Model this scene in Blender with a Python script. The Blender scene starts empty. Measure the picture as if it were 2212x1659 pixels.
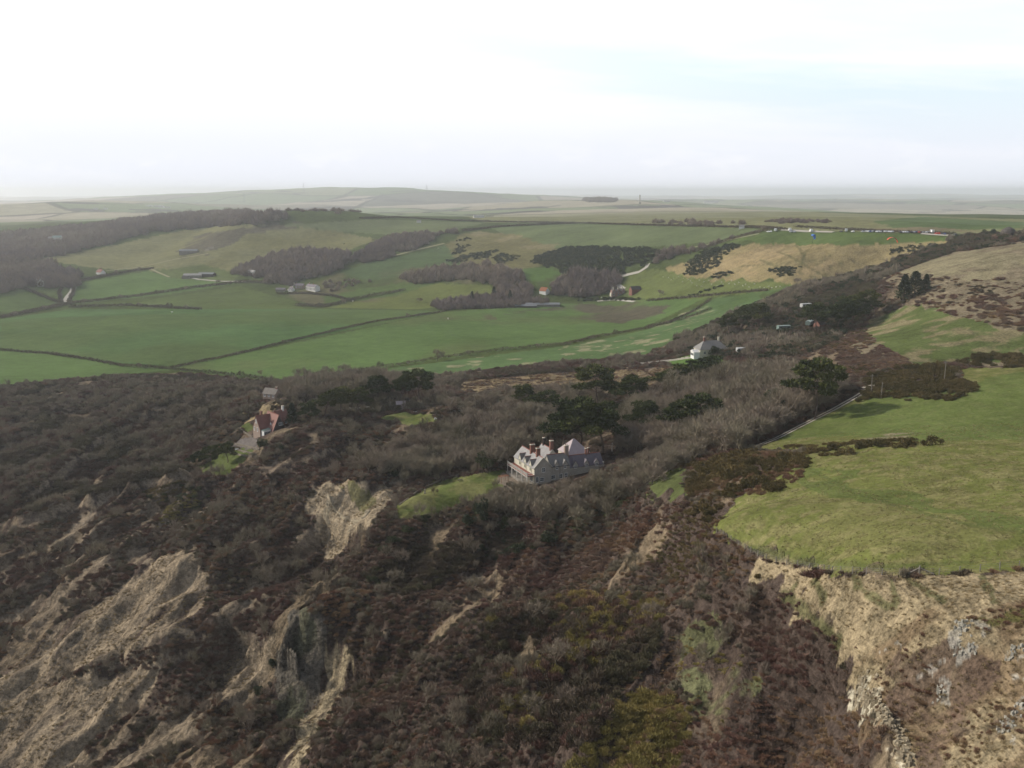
import bpy, math, random
import numpy as np
from mathutils import Vector, Matrix
R = math.radians
random.seed(11); rng = np.random.default_rng(11)
sc = bpy.context.scene
COL = sc.collection
# ---------------------------------------------------------------- camera
CAMZ = 150.0
S = 1024/2212.0
FOC = 1024*35/36.0
PITCH = R(10.97)
cam = bpy.data.cameras.new('camera'); cam.lens = 35; cam.sensor_width = 36; cam.clip_start = 1; cam.clip_end = 60000
co = bpy.data.objects.new('camera', cam); COL.objects.link(co)
co.location = (0, 0, CAMZ); co.rotation_euler = (R(90)-PITCH, 0, 0); sc.camera = co

def rays(P):
    """photo points (n,2) -> azimuth, drop per metre of ground distance"""
    P = np.asarray(P, float).reshape(-1, 2)
    cx = (P[:, 0]*S-512)/FOC; cy = (384-P[:, 1]*S)/FOC
    dx = cx; dy = math.cos(PITCH)+cy*math.sin(PITCH); dz = -math.sin(PITCH)+cy*math.cos(PITCH)
    return np.arctan2(dx, dy), -dz/np.hypot(dx, dy)

# ---------------------------------------------------------------- noise
def _hash(ix, iy, seed):
    h = (ix.astype(np.int64)*374761393 + iy.astype(np.int64)*668265263 + seed*974634777) & 0xFFFFFFFF
    h = ((h ^ (h >> 13))*1274126177) & 0xFFFFFFFF
    h = h ^ (h >> 16)
    return (h & 0xFFFFFF)/float(0xFFFFFF)
def vnoise(x, y, seed=0):
    ix = np.floor(x); iy = np.floor(y); fx = x-ix; fy = y-iy
    fx = fx*fx*fx*(fx*(fx*6-15)+10); fy = fy*fy*fy*(fy*(fy*6-15)+10)
    a = _hash(ix, iy, seed); b = _hash(ix+1, iy, seed); c = _hash(ix, iy+1, seed); d = _hash(ix+1, iy+1, seed)
    return (a+(b-a)*fx)*(1-fy)+(c+(d-c)*fx)*fy
def fbm(x, y, scale, oct=4, seed=0, gain=.5):
    t = 0; a = 1; n = 0; x = x/scale; y = y/scale
    for o in range(oct):
        t = t+a*vnoise(x*(1+.02*o)+13.7*o, y+7.1*o, seed+o); n += a; a *= gain; x = x*2; y = y*2
    return t/n
def streak(x, y, scale, oct=4, seed=0, st=.24):
    return fbm(x*.93-y*.36, (x*.36+y*.93)*st, scale, oct, seed)
def sstep(a, b, x):
    t = np.clip((x-a)/(b-a), 0, 1); return t*t*(3-2*t)

# ---------------------------------------------------------------- terrain control points (photo x, photo y, 'z' height or 'r' distance)
CP = []
def cz(*a):
    for X, Y, z in a:
        az, t = rays((X, Y)); CP.append((X, az[0], math.log((CAMZ-z)/t[0]), z))
def cr(*a):
    for X, Y, r in a:
        az, t = rays((X, Y)); CP.append((X, az[0], math.log(r), CAMZ-r*t[0]))
def ch(*a):
    for X, r, z in a:
        az, t = rays((X, 800)); CP.append((X, az[0], math.log(r), z))
cz((0,1659,0),(350,1659,8),(700,1659,21),(1100,1659,38),(1300,1659,46),(1600,1659,60),(1960,1659,73),(2212,1659,80),
   (0,1300,12),(0,1450,6),(200,1400,12),(350,1220,24),(420,1330,20),(100,1180,18),(0,1050,20),(200,1100,21),(200,950,25),(0,900,24),
   (400,950,31),(500,1000,35),(420,1080,29),(600,1100,34),(560,1200,28),(550,1300,24),(580,935,48),(470,1005,36),(583,865,45),(700,900,45),
   (880,905,44),(700,980,42),(850,1000,44),(730,1045,43),(810,1060,43),(700,1210,25),(640,1140,30),(780,1130,38),(950,1075,44),(1100,1030,45),
   (870,1110,42),(1000,1180,37),(850,1200,33),(900,1300,31),(1100,1300,38),(1250,1150,45),(1200,1250,40),(800,1350,27),(660,1322,29),
   (560,1380,20),(640,1530,9),(760,1490,23),(800,1600,27),(500,1500,11),(1000,1500,33),(1200,1450,42),(1400,1300,52),(1400,1150,56),
   (1500,1085,66),(1400,1050,58),(1350,1500,50),(1500,1350,59),(1600,1200,72),(1550,1140,74),(1650,1205,74.5),(1800,1237,81),(2000,1243,86),
   (2212,1225,89),(1700,1320,70),(1830,1400,74),(1800,1500,66),(1600,1500,59),(2000,1400,82),(2212,1380,87),(2000,1520,76),
   (1700,1080,78),(2000,1080,85),(2212,1050,89),(1760,990,78),(1900,970,81),(2212,967,86),(1900,952,77),(2212,950,82),(1690,945,68),
   (2000,900,77),(2212,880,82),(2212,800,82),(1890,832,77),(2060,800,78),(1150,1045,45),(1300,1000,46.5),(1450,970,52),(1400,900,51),
   (1550,900,57),(1200,900,46),(1000,930,44),(1650,880,64),(1760,898,71),(1000,840,42),(1200,820,44),(1400,800,50),(1550,760,62),
   (800,830,36),(648,822,29),(400,830,24),(150,830,22),(0,830,22),(1700,780,68),(1850,780,76),(1980,785,80),(2212,740,86),(1900,690,77),
   (2100,700,88),(2212,640,98),(2000,620,95),(2212,540,115),(1850,620,70),(1950,570,93),(2060,540,108),(300,760,24),(700,760,27),
   (1100,740,33),(1400,720,42),(1550,680,54),(1640,650,60),(0,690,24),(400,675,25),(800,680,28),(1100,665,32),(1330,640,38),(1500,640,52),
   (100,640,25))
cr((2175,507,815),(2060,520,850),(1640,625,900),(0,600,1400),(150,590,1500),(420,597,1450),(670,625,1270),(545,594,1400),(850,620,1230),(1000,640,1130),
   (200,560,1650),(430,540,1700),(450,500,1850),(600,500,1700),(600,560,1500),(720,520,1580),(740,560,1400),(900,510,1550),(880,590,1270),
   (960,535,1450),(1000,500,1550),(1050,480,1750),(800,473,1950),(620,484,2000),(1100,560,1260),(1050,600,1180),(1270,530,1280),(1270,600,1130),
   (1150,612,1130),(1200,500,1420),(1400,495,1300),(1640,495,1120),(1560,522,1120),(1400,540,1160),(1560,550,1040),
   (1700,520,1030),(1700,600,900),(1850,530,950),(1650,502,1060),(1850,504,1000),(2050,511,950),(1740,620,830),(700,465,3600),(860,455,4600),
   (1000,440,5600),(740,411,8500),(860,414,8000),(580,416,8500),(960,421,7000),(660,412,8500),(200,438,5000),(340,447,4300),(0,470,3600),(0,500,2250),(200,480,2350),(400,470,2300),
   (500,464,2150),(640,466,2500),(1300,434,4600),(1420,441,3900),(1600,451,2900),(1800,462,2200),(2000,470,1700),(2212,476,1500),(2212,495,1200),
   (1300,455,3000),(1200,468,2400),(1400,480,1800),(1000,470,2700),(1050,455,4000),(400,431,8000),(1100,429,7600),(480,445,6500),
   (1500,433,10000),(2212,440,7000),(2212,431.5,13000),(1100,431,13000),(1300,425,21000),(1700,424,21000),(1950,421.5,21000),(2212,424,21000),(1500,427,21000),(250,434,11000),(0,440,8000),(1800,436,8000),(1800,432,13000))
ch((1800,4000,70),(2212,3000,75),(1500,5000,75),(-400,27000,0),(500,27000,0),(1100,27000,0),(1700,27000,0),(2600,27000,0),(2212,60,62),(1100,80,15),(0,100,-12))
for X, az, lr, z in list(CP):
    if X == 0: CP.append((-420, az-.19, lr, z-(4 if z < 30 else 0)))
    if X == 2212: CP.append((2630, az+.17, lr, z+2))
CP = np.array(CP)
def tps(cp, v, lam):
    n = len(cp)
    d = np.hypot(cp[:, None, 0]-cp[None, :, 0], cp[:, None, 1]-cp[None, :, 1])+1e-9
    K = d*d*np.log(d)+np.eye(n)*lam
    Pm = np.c_[np.ones(n), cp]
    A = np.block([[K, Pm], [Pm.T, np.zeros((3, 3))]])
    w = np.linalg.solve(A, np.r_[v, 0, 0, 0])
    def f(x, y):
        out = w[n]+w[n+1]*x+w[n+2]*y
        for i in range(n):
            dd = (x-cp[i, 0])**2+(y-cp[i, 1])**2+1e-18
            out = out+w[i]*.5*dd*np.log(dd)
        return out
    return f
fz = tps(CP[:, 1:3], CP[:, 3], 2e-5)

AZ = np.r_[np.arange(-60, -31, .6), np.arange(-31, 31.001, .065), np.arange(31.6, 60.1, .6)]*math.pi/180
def geo(a, b, s): return a*np.power(1+s, np.arange(int(math.log(b/a)/math.log(1+s))))
RR = np.r_[geo(60, 120, .012), geo(120, 700, .0032), geo(700, 2500, .0052), geo(2500, 29000, .012)]
LR = np.log(RR); NA, NR = len(AZ), len(RR)
# coarse evaluation, then bilinear refinement
ca = np.linspace(AZ[0], AZ[-1], 150); cl = np.linspace(LR[0], LR[-1], 260)
Zc = fz(ca[:, None]+0*cl[None], cl[None]+0*ca[:, None])
def bilin(Z, ax, ay, x, y):
    fx = np.interp(x, ax, np.arange(len(ax))); fy = np.interp(y, ay, np.arange(len(ay)))
    ix = np.minimum(fx.astype(int), len(ax)-2); iy = np.minimum(fy.astype(int), len(ay)-2); fx = fx-ix; fy = fy-iy
    return (Z[ix, iy]*(1-fx)+Z[ix+1, iy]*fx)*(1-fy)+(Z[ix, iy+1]*(1-fx)+Z[ix+1, iy+1]*fx)*fy
def cubic_up(Z, ax, x):
    """Catmull-Rom along the first axis"""
    f = np.interp(x, ax, np.arange(len(ax))); i = np.clip(f.astype(int), 0, len(ax)-2); t = (f-i)[:, None]
    p0 = Z[np.clip(i-1, 0, len(ax)-1)]; p1 = Z[i]; p2 = Z[i+1]; p3 = Z[np.clip(i+2, 0, len(ax)-1)]
    return p1+.5*t*(p2-p0+t*(2*p0-5*p1+4*p2-p3+t*(3*(p1-p2)+p3-p0)))
ZG = cubic_up(cubic_up(Zc, ca, AZ).T, cl, LR).T.copy()
XG = np.sin(AZ)[:, None]*RR[None]; YG = np.cos(AZ)[:, None]*RR[None]
RG = RR[None]+0*AZ[:, None]

def H(x, y):
    x = np.asarray(x, float); y = np.asarray(y, float)
    return bilin(ZG, AZ, LR, np.arctan2(x, y), np.log(np.maximum(np.hypot(x, y), 61)))
def unproj(P):
    """photo points -> where their sight lines meet the ground (n,3)"""
    az, t = rays(P); out = np.zeros((len(az), 3))
    for k in range(len(az)):
        f = np.interp(az[k], AZ, np.arange(NA)); i = min(int(f), NA-2); f -= i
        zc = ZG[i]*(1-f)+ZG[i+1]*f; g = zc-(CAMZ-RR*t[k])
        hit = np.nonzero(g[5:] > 0)[0]
        if len(hit) == 0: j = NR-2; r = RR[j]
        else:
            j = hit[0]+5; g0, g1 = g[j-1], g[j]; u = -g0/(g1-g0) if g1 != g0 else 0
            r = RR[j-1]+(RR[j]-RR[j-1])*min(max(u, 0), 1)
        x, y = math.sin(az[k])*r, math.cos(az[k])*r
        out[k] = x, y, H(x, y)
    return out
def G(X, Y): return Vector(unproj([(X, Y)])[0])
def dens(P, step, close=False):
    """extra points along a photo polyline"""
    P = [tuple(p) for p in P]; Q = P+[P[0]] if close else P; out = []
    for a, b in zip(Q[:-1], Q[1:]):
        n = max(1, int(math.hypot(a[0]-b[0], a[1]-b[1])/step))
        out += [(a[0]+(b[0]-a[0])*k/n, a[1]+(b[1]-a[1])*k/n) for k in range(n)]
    return out if close else out+[Q[-1]]
def world_poly(P): return unproj(dens(P, 14, True))[:, :2]
def world_line(P, step=6): return unproj(dens(P, step))[:, :2]
def inside(poly, x, y):
    res = np.zeros(x.shape, bool)
    lo = poly.min(0); hi = poly.max(0)
    m = (x >= lo[0]) & (x <= hi[0]) & (y >= lo[1]) & (y <= hi[1])
    xs = x[m]; ys = y[m]; r = np.zeros(xs.shape, bool)
    n = len(poly)
    for k in range(n):
        x0, y0 = poly[k]; x1, y1 = poly[(k+1) % n]
        if y0 == y1: continue
        c = ((y0 > ys) != (y1 > ys)) & (xs < (x1-x0)*(ys-y0)/(y1-y0)+x0)
        r ^= c
    res[m] = r
    return res
def line_dist(L, x, y, rad):
    """distance and signed side to a world polyline for points within rad, else rad"""
    d = np.full(x.shape, float(rad)); sd = np.zeros(x.shape)
    lo = L.min(0)-rad; hi = L.max(0)+rad
    m = (x >= lo[0]) & (x <= hi[0]) & (y >= lo[1]) & (y <= hi[1])
    xs = x[m]; ys = y[m]; dm = d[m]; sm = sd[m]
    for (ax, ay), (bx, by) in zip(L[:-1], L[1:]):
        ex, ey = bx-ax, by-ay; l2 = ex*ex+ey*ey+1e-9
        u = np.clip(((xs-ax)*ex+(ys-ay)*ey)/l2, 0, 1)
        dd = np.hypot(xs-ax-u*ex, ys-ay-u*ey); w = dd < dm
        dm[w] = dd[w]; sm[w] = np.sign(ex*(ys-ay)-ey*(xs-ax))[w]
    d[m] = dm; sd[m] = sm
    return d, sd
def blur(M, n):
    for ax in (0, 1):
        c = np.cumsum(np.concatenate([np.repeat(np.take(M, [0], ax), n, ax), M, np.repeat(np.take(M, [-1], ax), n, ax)], ax), ax)
        k = M.shape[ax]
        M = (np.take(c, np.arange(2*n-1, 2*n-1+k), ax)-np.take(c, np.arange(0, k), ax))/(2*n-1)
    return M

# ---------------------------------------------------------------- places in the photograph (outlines of fields, lawns, slips)
RF = [(1548,1142),(1590,1075),(1720,1005),(1742,978),(1640,968),(1690,946),(1900,836),(1960,862),(2112,846),(2062,796),(2212,793),(2750,795),(2750,1225),(2212,1231),(2000,1243),(1800,1237),(1640,1200)]
LAWN = [(858,1122),(856,1092),(905,1062),(960,1036),(1090,1014),(1112,1036),(1050,1070),(1000,1085),(930,1112)]
LAWN2 = [(815,902),(870,890),(935,897),(945,912),(890,922)]
LAWN3 = [(422,1016),(470,985),(530,965),(545,975),(520,1002),(490,1028),(440,1027)]
LAWN4 = [(512,926),(532,914),(546,914),(546,930)]
GSTRIP = [(1395,1048),(1440,1018),(1485,1004),(1475,1050),(1505,1062),(1480,1076),(1430,1078)]
TAN = [(1640,1207),(1700,1222),(1800,1241),(2000,1247),(2212,1233),(2750,1228),(2750,1700),(1960,1700),(1900,1560),(1845,1480),(1815,1385),(1720,1322),(1735,1290),(1672,1262),(1610,1248)]
SAND1 = [(-40,1500),(130,1345),(250,1280),(300,1225),(350,1200),(418,1195),(455,1265),(440,1310),(415,1340),(400,1352),(460,1375),(330,1395),(180,1440),(60,1505),(0,1560),(-60,1560)]
SAND2 = [(0,1535),(90,1490),(190,1455),(345,1445),(330,1500),(250,1560),(190,1610),(150,1690),(-80,1690),(-80,1560)]
SAND3 = [(345,1570),(420,1535),(430,1590),(330,1630),(200,1690),(170,1690)]
SC2A = [(470,1535),(490,1430),(545,1375),(600,1400),(575,1480),(560,1520),(520,1530)]
SC2G = [(600,1410),(640,1322),(665,1316),(705,1352),(700,1440),(690,1500),(640,1555),(600,1560),(580,1520)]
SC2B = [(700,1368),(772,1428),(745,1490),(690,1570),(630,1690),(585,1690),(640,1560),(690,1500),(705,1440)]
SC1 = [(648,1095),(690,1055),(735,1036),(850,1052),(832,1098),(775,1150),(722,1212),(690,1218),(703,1150)]
RIM1 = [(742,1048),(712,1078),(718,1105),(735,1130),(765,1142),(795,1118),(790,1150)]
RIM2 = [(545,1372),(610,1390),(645,1320),(690,1345),(772,1428)]
SANDP = [[(110,1178),(160,1130),(205,1095),(218,1108),(175,1150),(120,1190)],[(270,1212),(275,1180),(320,1178),(335,1205),(300,1225)],[(-60,1150),(5,1126),(130,1088),(260,1050),(345,1030),(430,1006),(435,1016),(352,1048),(230,1082),(130,1116),(10,1156),(-60,1176)],
         [(50,1072),(130,1008),(170,980),(205,948),(260,915),(268,922),(215,964),(180,1004),(120,1050),(66,1082)],[(310,882),(350,874),(372,880),(330,900),(295,920)],[(425,1062),(448,1046),(436,1075),(420,1090)],[(990,1238),(1040,1232),(1060,1252),(1010,1262)],
         [(180,1055),(215,1030),(230,1040),(195,1060)],[(230,1290),(262,1262),(280,1268),(250,1300)],[(20,1330),(90,1290),(160,1262),(165,1272),(100,1305),(30,1345)],[(450,1330),(500,1300),(560,1290),(540,1315),(480,1345)],[(340,1425),(420,1400),(430,1412),(360,1438)],[(560,1010),(640,985),(720,968),(730,978),(650,1000),(580,1024)],[(820,1350),(850,1335),(835,1360),(805,1380)],[(700,1180),(650,1190),(640,1160),(690,1120)]]
UNDER = [(-300,850),(0,835),(600,850),(820,830),(1250,900),(1380,1050),(1548,1142),(1640,1205),(1720,1322),(1815,1385),(1900,1560),(1960,1760),(-400,1760)]
w_under = world_poly(UNDER)
mk = inside(w_under, XG, YG).astype(float)
for P in (LAWN, LAWN2, LAWN3, LAWN4, [(1060,1010),(1350,960),(1340,1010),(1180,1060),(1060,1060)], [(530,930),(640,900),(640,950),(540,980)]): mk[inside(world_poly(P), XG, YG)] = 0
mk = blur(mk, 10)
under = mk
# hummocks, gullies and slumps of the undercliff
n1 = fbm(XG, YG, 34, 4, 3); n2 = fbm(XG*.8+YG*.6, YG*.8-XG*.6, 11, 3, 9)
ridge = 1-np.abs(2*fbm(XG*.9-YG*.45, (YG*.9+XG*.45)*.3, 20, 3, 21)-1)
rid2 = 1-np.abs(2*fbm(XG*.92-YG*.38, (YG*.92+XG*.38)*.22, 7.5, 3, 29)-1)
ZG += mk*((n1-.5)*12+(n2-.5)*2.6+(ridge-.8)*7.5+(rid2-.8)*2.8)
ZG += (1-mk)*sstep(120, 300, RG)*(1-sstep(700, 1500, RG))*(fbm(XG, YG, 60, 3, 5)-.5)*1.6
ZG += sstep(600, 1300, RG)*(1-sstep(12000, 20000, RG))*(fbm(XG, YG, 420, 3, 15)-.5)*np.minimum(RG*.006, 22)
ZG += sstep(2300, 4800, RG)*(fbm(XG, YG, 1500, 4, 35)-.5)*np.minimum(RG*.011, 110)
ZG += sstep(800, 1100, RG)*(1-sstep(1900, 2300, RG))*(fbm(XG, YG, 70, 3, 25)-.5)*3.2
def bump(P, h, w, mask=1):
    global ZG
    d, s = line_dist(world_line(P, 12), XG, YG, w*3)
    ZG = ZG+mask*h*np.exp(-(d/w)**2)*(d < w*3)
def scarp(P, h, fall, decay):
    global ZG
    d, s = line_dist(world_line(P, 6), XG, YG, decay*4)
    dd = d+(fbm(XG, YG, 3, 2, 41)-.5)*2.2
    ZG = ZG-np.where((s < 0) & (d < decay*4), h*sstep(0, fall, dd)*np.exp(-(d/decay)**2), 0)
bump([(-40,1160),(150,1092),(345,1040),(440,1010)], 3.5, 4); bump([(60,1070),(170,985),(330,880),(372,878)], 4.5, 5); bump([(-40,1330),(150,1250),(330,1150),(430,1075)], 2.5, 5)
bump([(0,1520),(150,1400),(300,1280),(420,1212)], 3, 4.5); bump([(50,1560),(180,1452),(345,1390),(450,1372)], 2.5, 4); bump([(520,905),(600,872),(700,872)], 2, 5)
bump([(600,1300),(800,1180),(900,1090)], 2.5, 6); bump([(1250,1620),(1330,1540),(1400,1400),(1560,1290)], 3.5, 6); bump([(700,1620),(850,1500),(1000,1390),(1120,1330)], 3, 7)
bump([(1845,1480),(1900,1540),(1950,1650)], 1.6, 3)
bump([(2160,505),(2190,505)], 3, 12)
scarp(RIM1, 6, 2.5, 11); scarp(RIM2, 6, 3, 12)
bump([(560,417),(640,414),(770,413)], 16, 600); bump([(330,432),(450,430),(560,430)], 25, 500); bump([(860,418),(960,421)], 25, 500); bump([(120,446),(200,440),(320,444)], 16, 300)
bump([(445,562),(500,527),(560,504),(640,490),(730,478)], 17, 95); bump([(200,538),(330,508),(430,488),(560,481)], 12, 90); bump([(740,560),(850,535),(960,505)], 9, 60)
# terraces under the red-roofed house and the cut into the right-hand field
bump([(1650,968),(1900,968),(2212,966),(2350,966)], .9, 4)

# ---------------------------------------------------------------- land cover
cover = np.zeros((NA, NR, 3)); tex = np.full((NA, NR), .6); patch = np.zeros((NA, NR))
cover[:] = (.058, .075, .026)
wob = lambda s, a, k: (XG+(fbm(XG, YG, s, 3, k)-.5)*2*a, YG+(fbm(XG, YG, s, 3, k+50)-.5)*2*a)
EXCL = []
def paint(P, col, t, edge=1.0, mix=1.0, noisecut=None, keep=True, st=False):
    """colour one area; its border wanders by about edge metres"""
    w = world_poly(P)
    lo = w.min(0)-edge*2; hi = w.max(0)+edge*2
    m = (XG >= lo[0]) & (XG <= hi[0]) & (YG >= lo[1]) & (YG <= hi[1])
    if not m.any(): return
    x, y = XG[m], YG[m]
    s = max(edge*3, 2)
    px = x+(fbm(x, y, s, 3, 61)-.5)*4*edge; py = y+(fbm(x, y, s, 3, 77)-.5)*4*edge
    ins = inside(w, px, py)
    k = ins*mix
    if noisecut is not None:
        sc_, lo_, hi_ = noisecut
        k = k*sstep(lo_, hi_, (streak if st else fbm)(x, y, sc_, 4, int(sc_*7) % 97))
    c = cover[m]; cover[m] = c+(np.array(col)-c)*k[:, None]
    tt = tex[m]; tex[m] = tt+(t-tt)*k
    if keep: EXCL.append(w)
GR1 = (.068, .115, .041); GR2 = (.082, .126, .041); OLV = (.142, .138, .066); PALE = (.15, .135, .062); TANC = (.215, .165, .1); SANDC = (.25, .2, .14); SCR = (.062, .046, .037); WOODF = (.055, .045, .034)
# far country beyond the ridge: patchwork
patch[:] = sstep(2300, 3000, RG)
cover += patch[..., None]*(np.array((.12, .12, .06))-cover)
# near default: dark scrub floor with pale dead grass in the gaps
nearm = 1-sstep(560, 640, RG)
w_near = world_poly([(-300,845),(0,835),(150,818),(270,808),(420,806),(600,828),(800,815),(900,815),(1200,782),(1380,772),(1460,735),(1520,690),(1640,655),(1740,612),(1880,560),(2060,512),(2212,500),(2900,500),(2900,1800),(-500,1800)])
inn = inside(w_near, XG, YG)
ng = streak(XG, YG, 9, 4, 33, .35)
cover[inn] = np.array(SCR)+(np.array((.15, .115, .075))-np.array(SCR))*sstep(.58, .78, ng[inn])[:, None]
tex[inn] = 1.0
und2 = fbm(XG, YG, 45, 3, 91)
cover[inn] = cover[inn]*(.8+.5*und2[inn])[:, None]
EXCL0 = len(EXCL)
# valley fields
paint([(-200,850),(0,838),(120,820),(270,808),(370,800),(250,785),(100,764),(0,757),(-200,750)], GR2, .25, 1)
paint([(-200,757),(-200,700),(0,690),(150,668),(420,668),(700,668),(960,672),(370,790),(250,783),(100,760)], GR1, .25, 1)
paint([(375,795),(960,674),(1250,655),(1530,640),(1400,703),(1220,740),(960,775),(680,815),(590,822),(430,803)], GR2, .25, 1)
paint([(690,822),(760,806),(960,781),(1230,747),(1400,712),(1545,645),(1640,632),(1660,650),(1560,690),(1470,730),(1380,770),(1200,780),(900,815)], (.075, .117, .045), .3, 1.5)
paint([(690,822),(760,806),(960,781),(1230,747),(1400,712),(1545,645),(1560,690),(1470,730),(1380,770),(1200,780),(900,815)], (.2, .19, .11), .6, 2, 1, (13, .62, .7))
paint([(375,795),(960,674),(1250,655),(1530,640),(1400,703),(1220,740),(960,775),(680,815)], (.085, .105, .04), .3, 2, .8, (120, .5, .65))
paint([(0,757),(0,690),(700,668),(960,672),(370,790)], (.075, .1, .035), .3, 2, .7, (140, .45, .65))
paint([(1085,676),(1180,666),(1290,658),(1400,652),(1450,662),(1420,680),(1340,700),(1270,690),(1180,688)], (.085, .075, .05), .5, 8, 1, (55, .34, .52))
paint([(940,686),(1060,680),(1060,690),(960,694)], (.09, .075, .045), .5, 6, .8, (45, .3, .5))
paint([(160,655),(150,640),(165,612),(320,585),(370,600),(515,612),(350,638)], GR2, .3, 1)
paint([(-200,670),(-100,640),(0,632),(55,625),(130,660),(40,675)], (.07, .1, .035), .3, 1)
paint([(75,622),(140,608),(152,612),(135,650)], (.075, .1, .035), .3, 1)
paint([(240,662),(520,617),(590,640),(640,650),(660,668),(420,668)], (.075, .098, .032), .3, 1)
paint([(40,566),(220,535),(430,490),(560,484),(720,497),(815,518),(740,545),(640,545),(500,592),(440,572),(330,585),(210,580),(120,566)], OLV, .5, 3)
paint([(440,572),(560,505),(720,497),(815,518),(740,545),(640,545),(500,592)], (.125, .118, .05), .5, 3, .8, (90, .4, .6))
paint([(560,485),(640,483),(720,476),(640,493),(545,508),(490,532),(445,553),(400,553),(385,535),(430,507)], (.082, .072, .052), .9, 8, .9, (45, .3, .5), keep=False)
paint([(438,531),(462,528),(470,538),(445,541)], (.2, .18, .15), .8, 12, .6, keep=False)
paint([(330,585),(440,572),(520,592),(500,612),(370,600)], (.08, .1, .034), .4, 2)
paint([(715,588),(960,530),(990,545),(1000,570),(880,592),(800,607)], (.066, .094, .04), .3, 2)
paint([(700,665),(950,612),(1060,615),(1078,640),(960,662),(900,668)], (.1, .115, .036), .3, 2)
paint([(1060,492),(1240,484),(1400,488),(1640,494),(1560,522),(1400,534),(1200,537),(1100,512)], (.1, .122, .056), .25, 2)
paint([(610,486),(800,474),(1050,481),(960,502),(830,507),(700,497)], (.105, .122, .058), .25, 2)
paint([(1000,505),(1110,505),(1210,540),(1160,585),(1000,575),(960,530)], (.12, .11, .05), .6, 4)
paint([(975,505),(1040,498),(1200,525),(1210,540),(1150,540),(1040,515)], (.17, .145, .08), .6, 6, .8, (40, .4, .6))
paint([(1095,585),(1180,577),(1220,592),(1150,612),(1178,622)], (.065, .105, .03), .3, 2)
paint([(1330,612),(1400,580),(1470,590),(1640,610),(1740,605),(1720,622),(1640,632),(1480,648),(1370,645)], (.1, .118, .04), .4, 2)
paint([(1440,580),(1540,545),(1660,520),(1880,523),(2040,519),(2070,522),(1950,555),(1810,602),(1720,614),(1560,602),(1480,602)], (.205, .165, .082), .7, 5)
paint([(1500,560),(1700,530),(1900,530),(1750,600),(1560,600)], (.25, .19, .1), .7, 5, .8, (30, .48, .62))
paint([(1580,520),(1680,499),(2050,508),(2075,516),(1900,530),(1700,527)], (.075, .105, .032), .4, 4)
paint([(1590,640),(1740,612),(1640,640),(1520,690)], (.066, .1, .036), .4, 3)
paint([(560,600),(720,590),(960,575),(1060,600),(1060,612),(950,610),(860,650),(700,665),(640,650)], (.1, .09, .05), .5, 4, .9, (60, .4, .6), keep=False)
paint([(850,640),(960,605),(860,610),(700,640),(700,660)], (.07, .1, .032), .4, 3)
# plateau behind the car park
paint([(1050,481),(1240,482),(1640,492),(1700,497),(2070,505),(2212,505),(2750,500),(2750,470),(2212,474),(1800,460),(1600,450),(1300,452),(1000,468)], (.17, .165, .085), .4, 4, .85)
paint([(1880,478),(1990,468),(2212,480),(2212,494),(1960,497)], (.08, .11, .045), .3, 4)
paint([(1850,495),(1990,490),(2120,500),(1900,500)], (.17, .14, .085), .5, 4, .9)
# hills to the right
paint([(1900,600),(2060,545),(2212,525),(2760,520),(2760,800),(2060,790),(1960,790),(1870,765),(1780,745),(1890,690),(2000,640)], (.165, .135, .088), .9, 3, 1, None, keep=False)
paint([(1930,590),(2060,545),(2212,525),(2760,520),(2760,640),(2100,600)], (.2, .175, .105), .8, 4, .9, (26, .38, .54))
paint([(1878,694),(1958,660),(2000,662),(2080,688),(2212,718),(2760,740),(2760,780),(2212,778),(2060,784),(1980,786),(1915,752),(1868,720)], (.085, .105, .036), .6, 3)
paint([(1878,694),(1958,660),(2080,688),(2212,718),(2212,778),(1980,786),(1868,720)], (.19, .16, .09), .8, 3, .9, (17, .5, .62))
paint([(1640,712),(1780,740),(1860,765),(1780,770),(1640,760)], (.12, .1, .06), .9, 3, .7, (14, .45, .6), keep=False)
paint([(1440,780),(1500,765),(1570,770),(1560,790),(1460,800)], (.07, .115, .032), .4, 2)
paint([(890,836),(1150,810),(1330,800),(1480,790),(1440,832),(1300,850),(1180,852),(1000,845)], (.19, .145, .085), 1, 3, .95, (10, .36, .55), keep=False)
paint([(1000,845),(1300,850),(1180,852)], PALE, .8, 2, keep=False)
# near field, lawns
paint(RF, (.115, .124, .038), .42, 1.8)
paint(RF, (.185, .165, .075), .7, 1, .75, (2.2, .4, .7), keep=False)
paint([(1560,1130),(1700,1020),(2000,1060),(2212,1000),(2212,1180),(1800,1200)], (.145, .135, .055), .6, 8, .45, (26, .4, .66), keep=False)
paint([(1720,1010),(1900,1050),(2150,1110),(2212,1130),(2212,1160),(2050,1110),(1850,1075),(1720,1030)], (.085, .108, .032), .4, 5, .75, keep=False)
paint([(1690,946),(1900,836),(2000,850),(2212,800),(2750,795),(2750,950),(1900,952)], (.085, .115, .034), .4, 4, .7, keep=False)
paint([(1870,948),(1930,935),(1980,938),(1940,952),(1900,955)], (.2, .17, .11), .8, 2, .9, (4, .35, .55), keep=False)
paint(GSTRIP, (.078, .09, .034), .6, 2)
for P in (LAWN, LAWN2): paint(P, (.092, .11, .034), .5, .6); paint(P, (.14, .135, .055), .5, .6, .8, (6, .45, .65), keep=False)
for P in (LAWN3, LAWN4): paint(P, (.08, .096, .032), .5, 1.)
paint([(1095,1050),(1060,1065),(1180,1110),(1210,1080)], (.1, .12, .03), .4, 1, .8, keep=False)
paint([(1380,1060),(1230,1100),(1200,1130),(1160,1140),(1250,1145),(1330,1100)], (.07, .1, .03), .5, 1, .5, keep=False)
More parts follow.
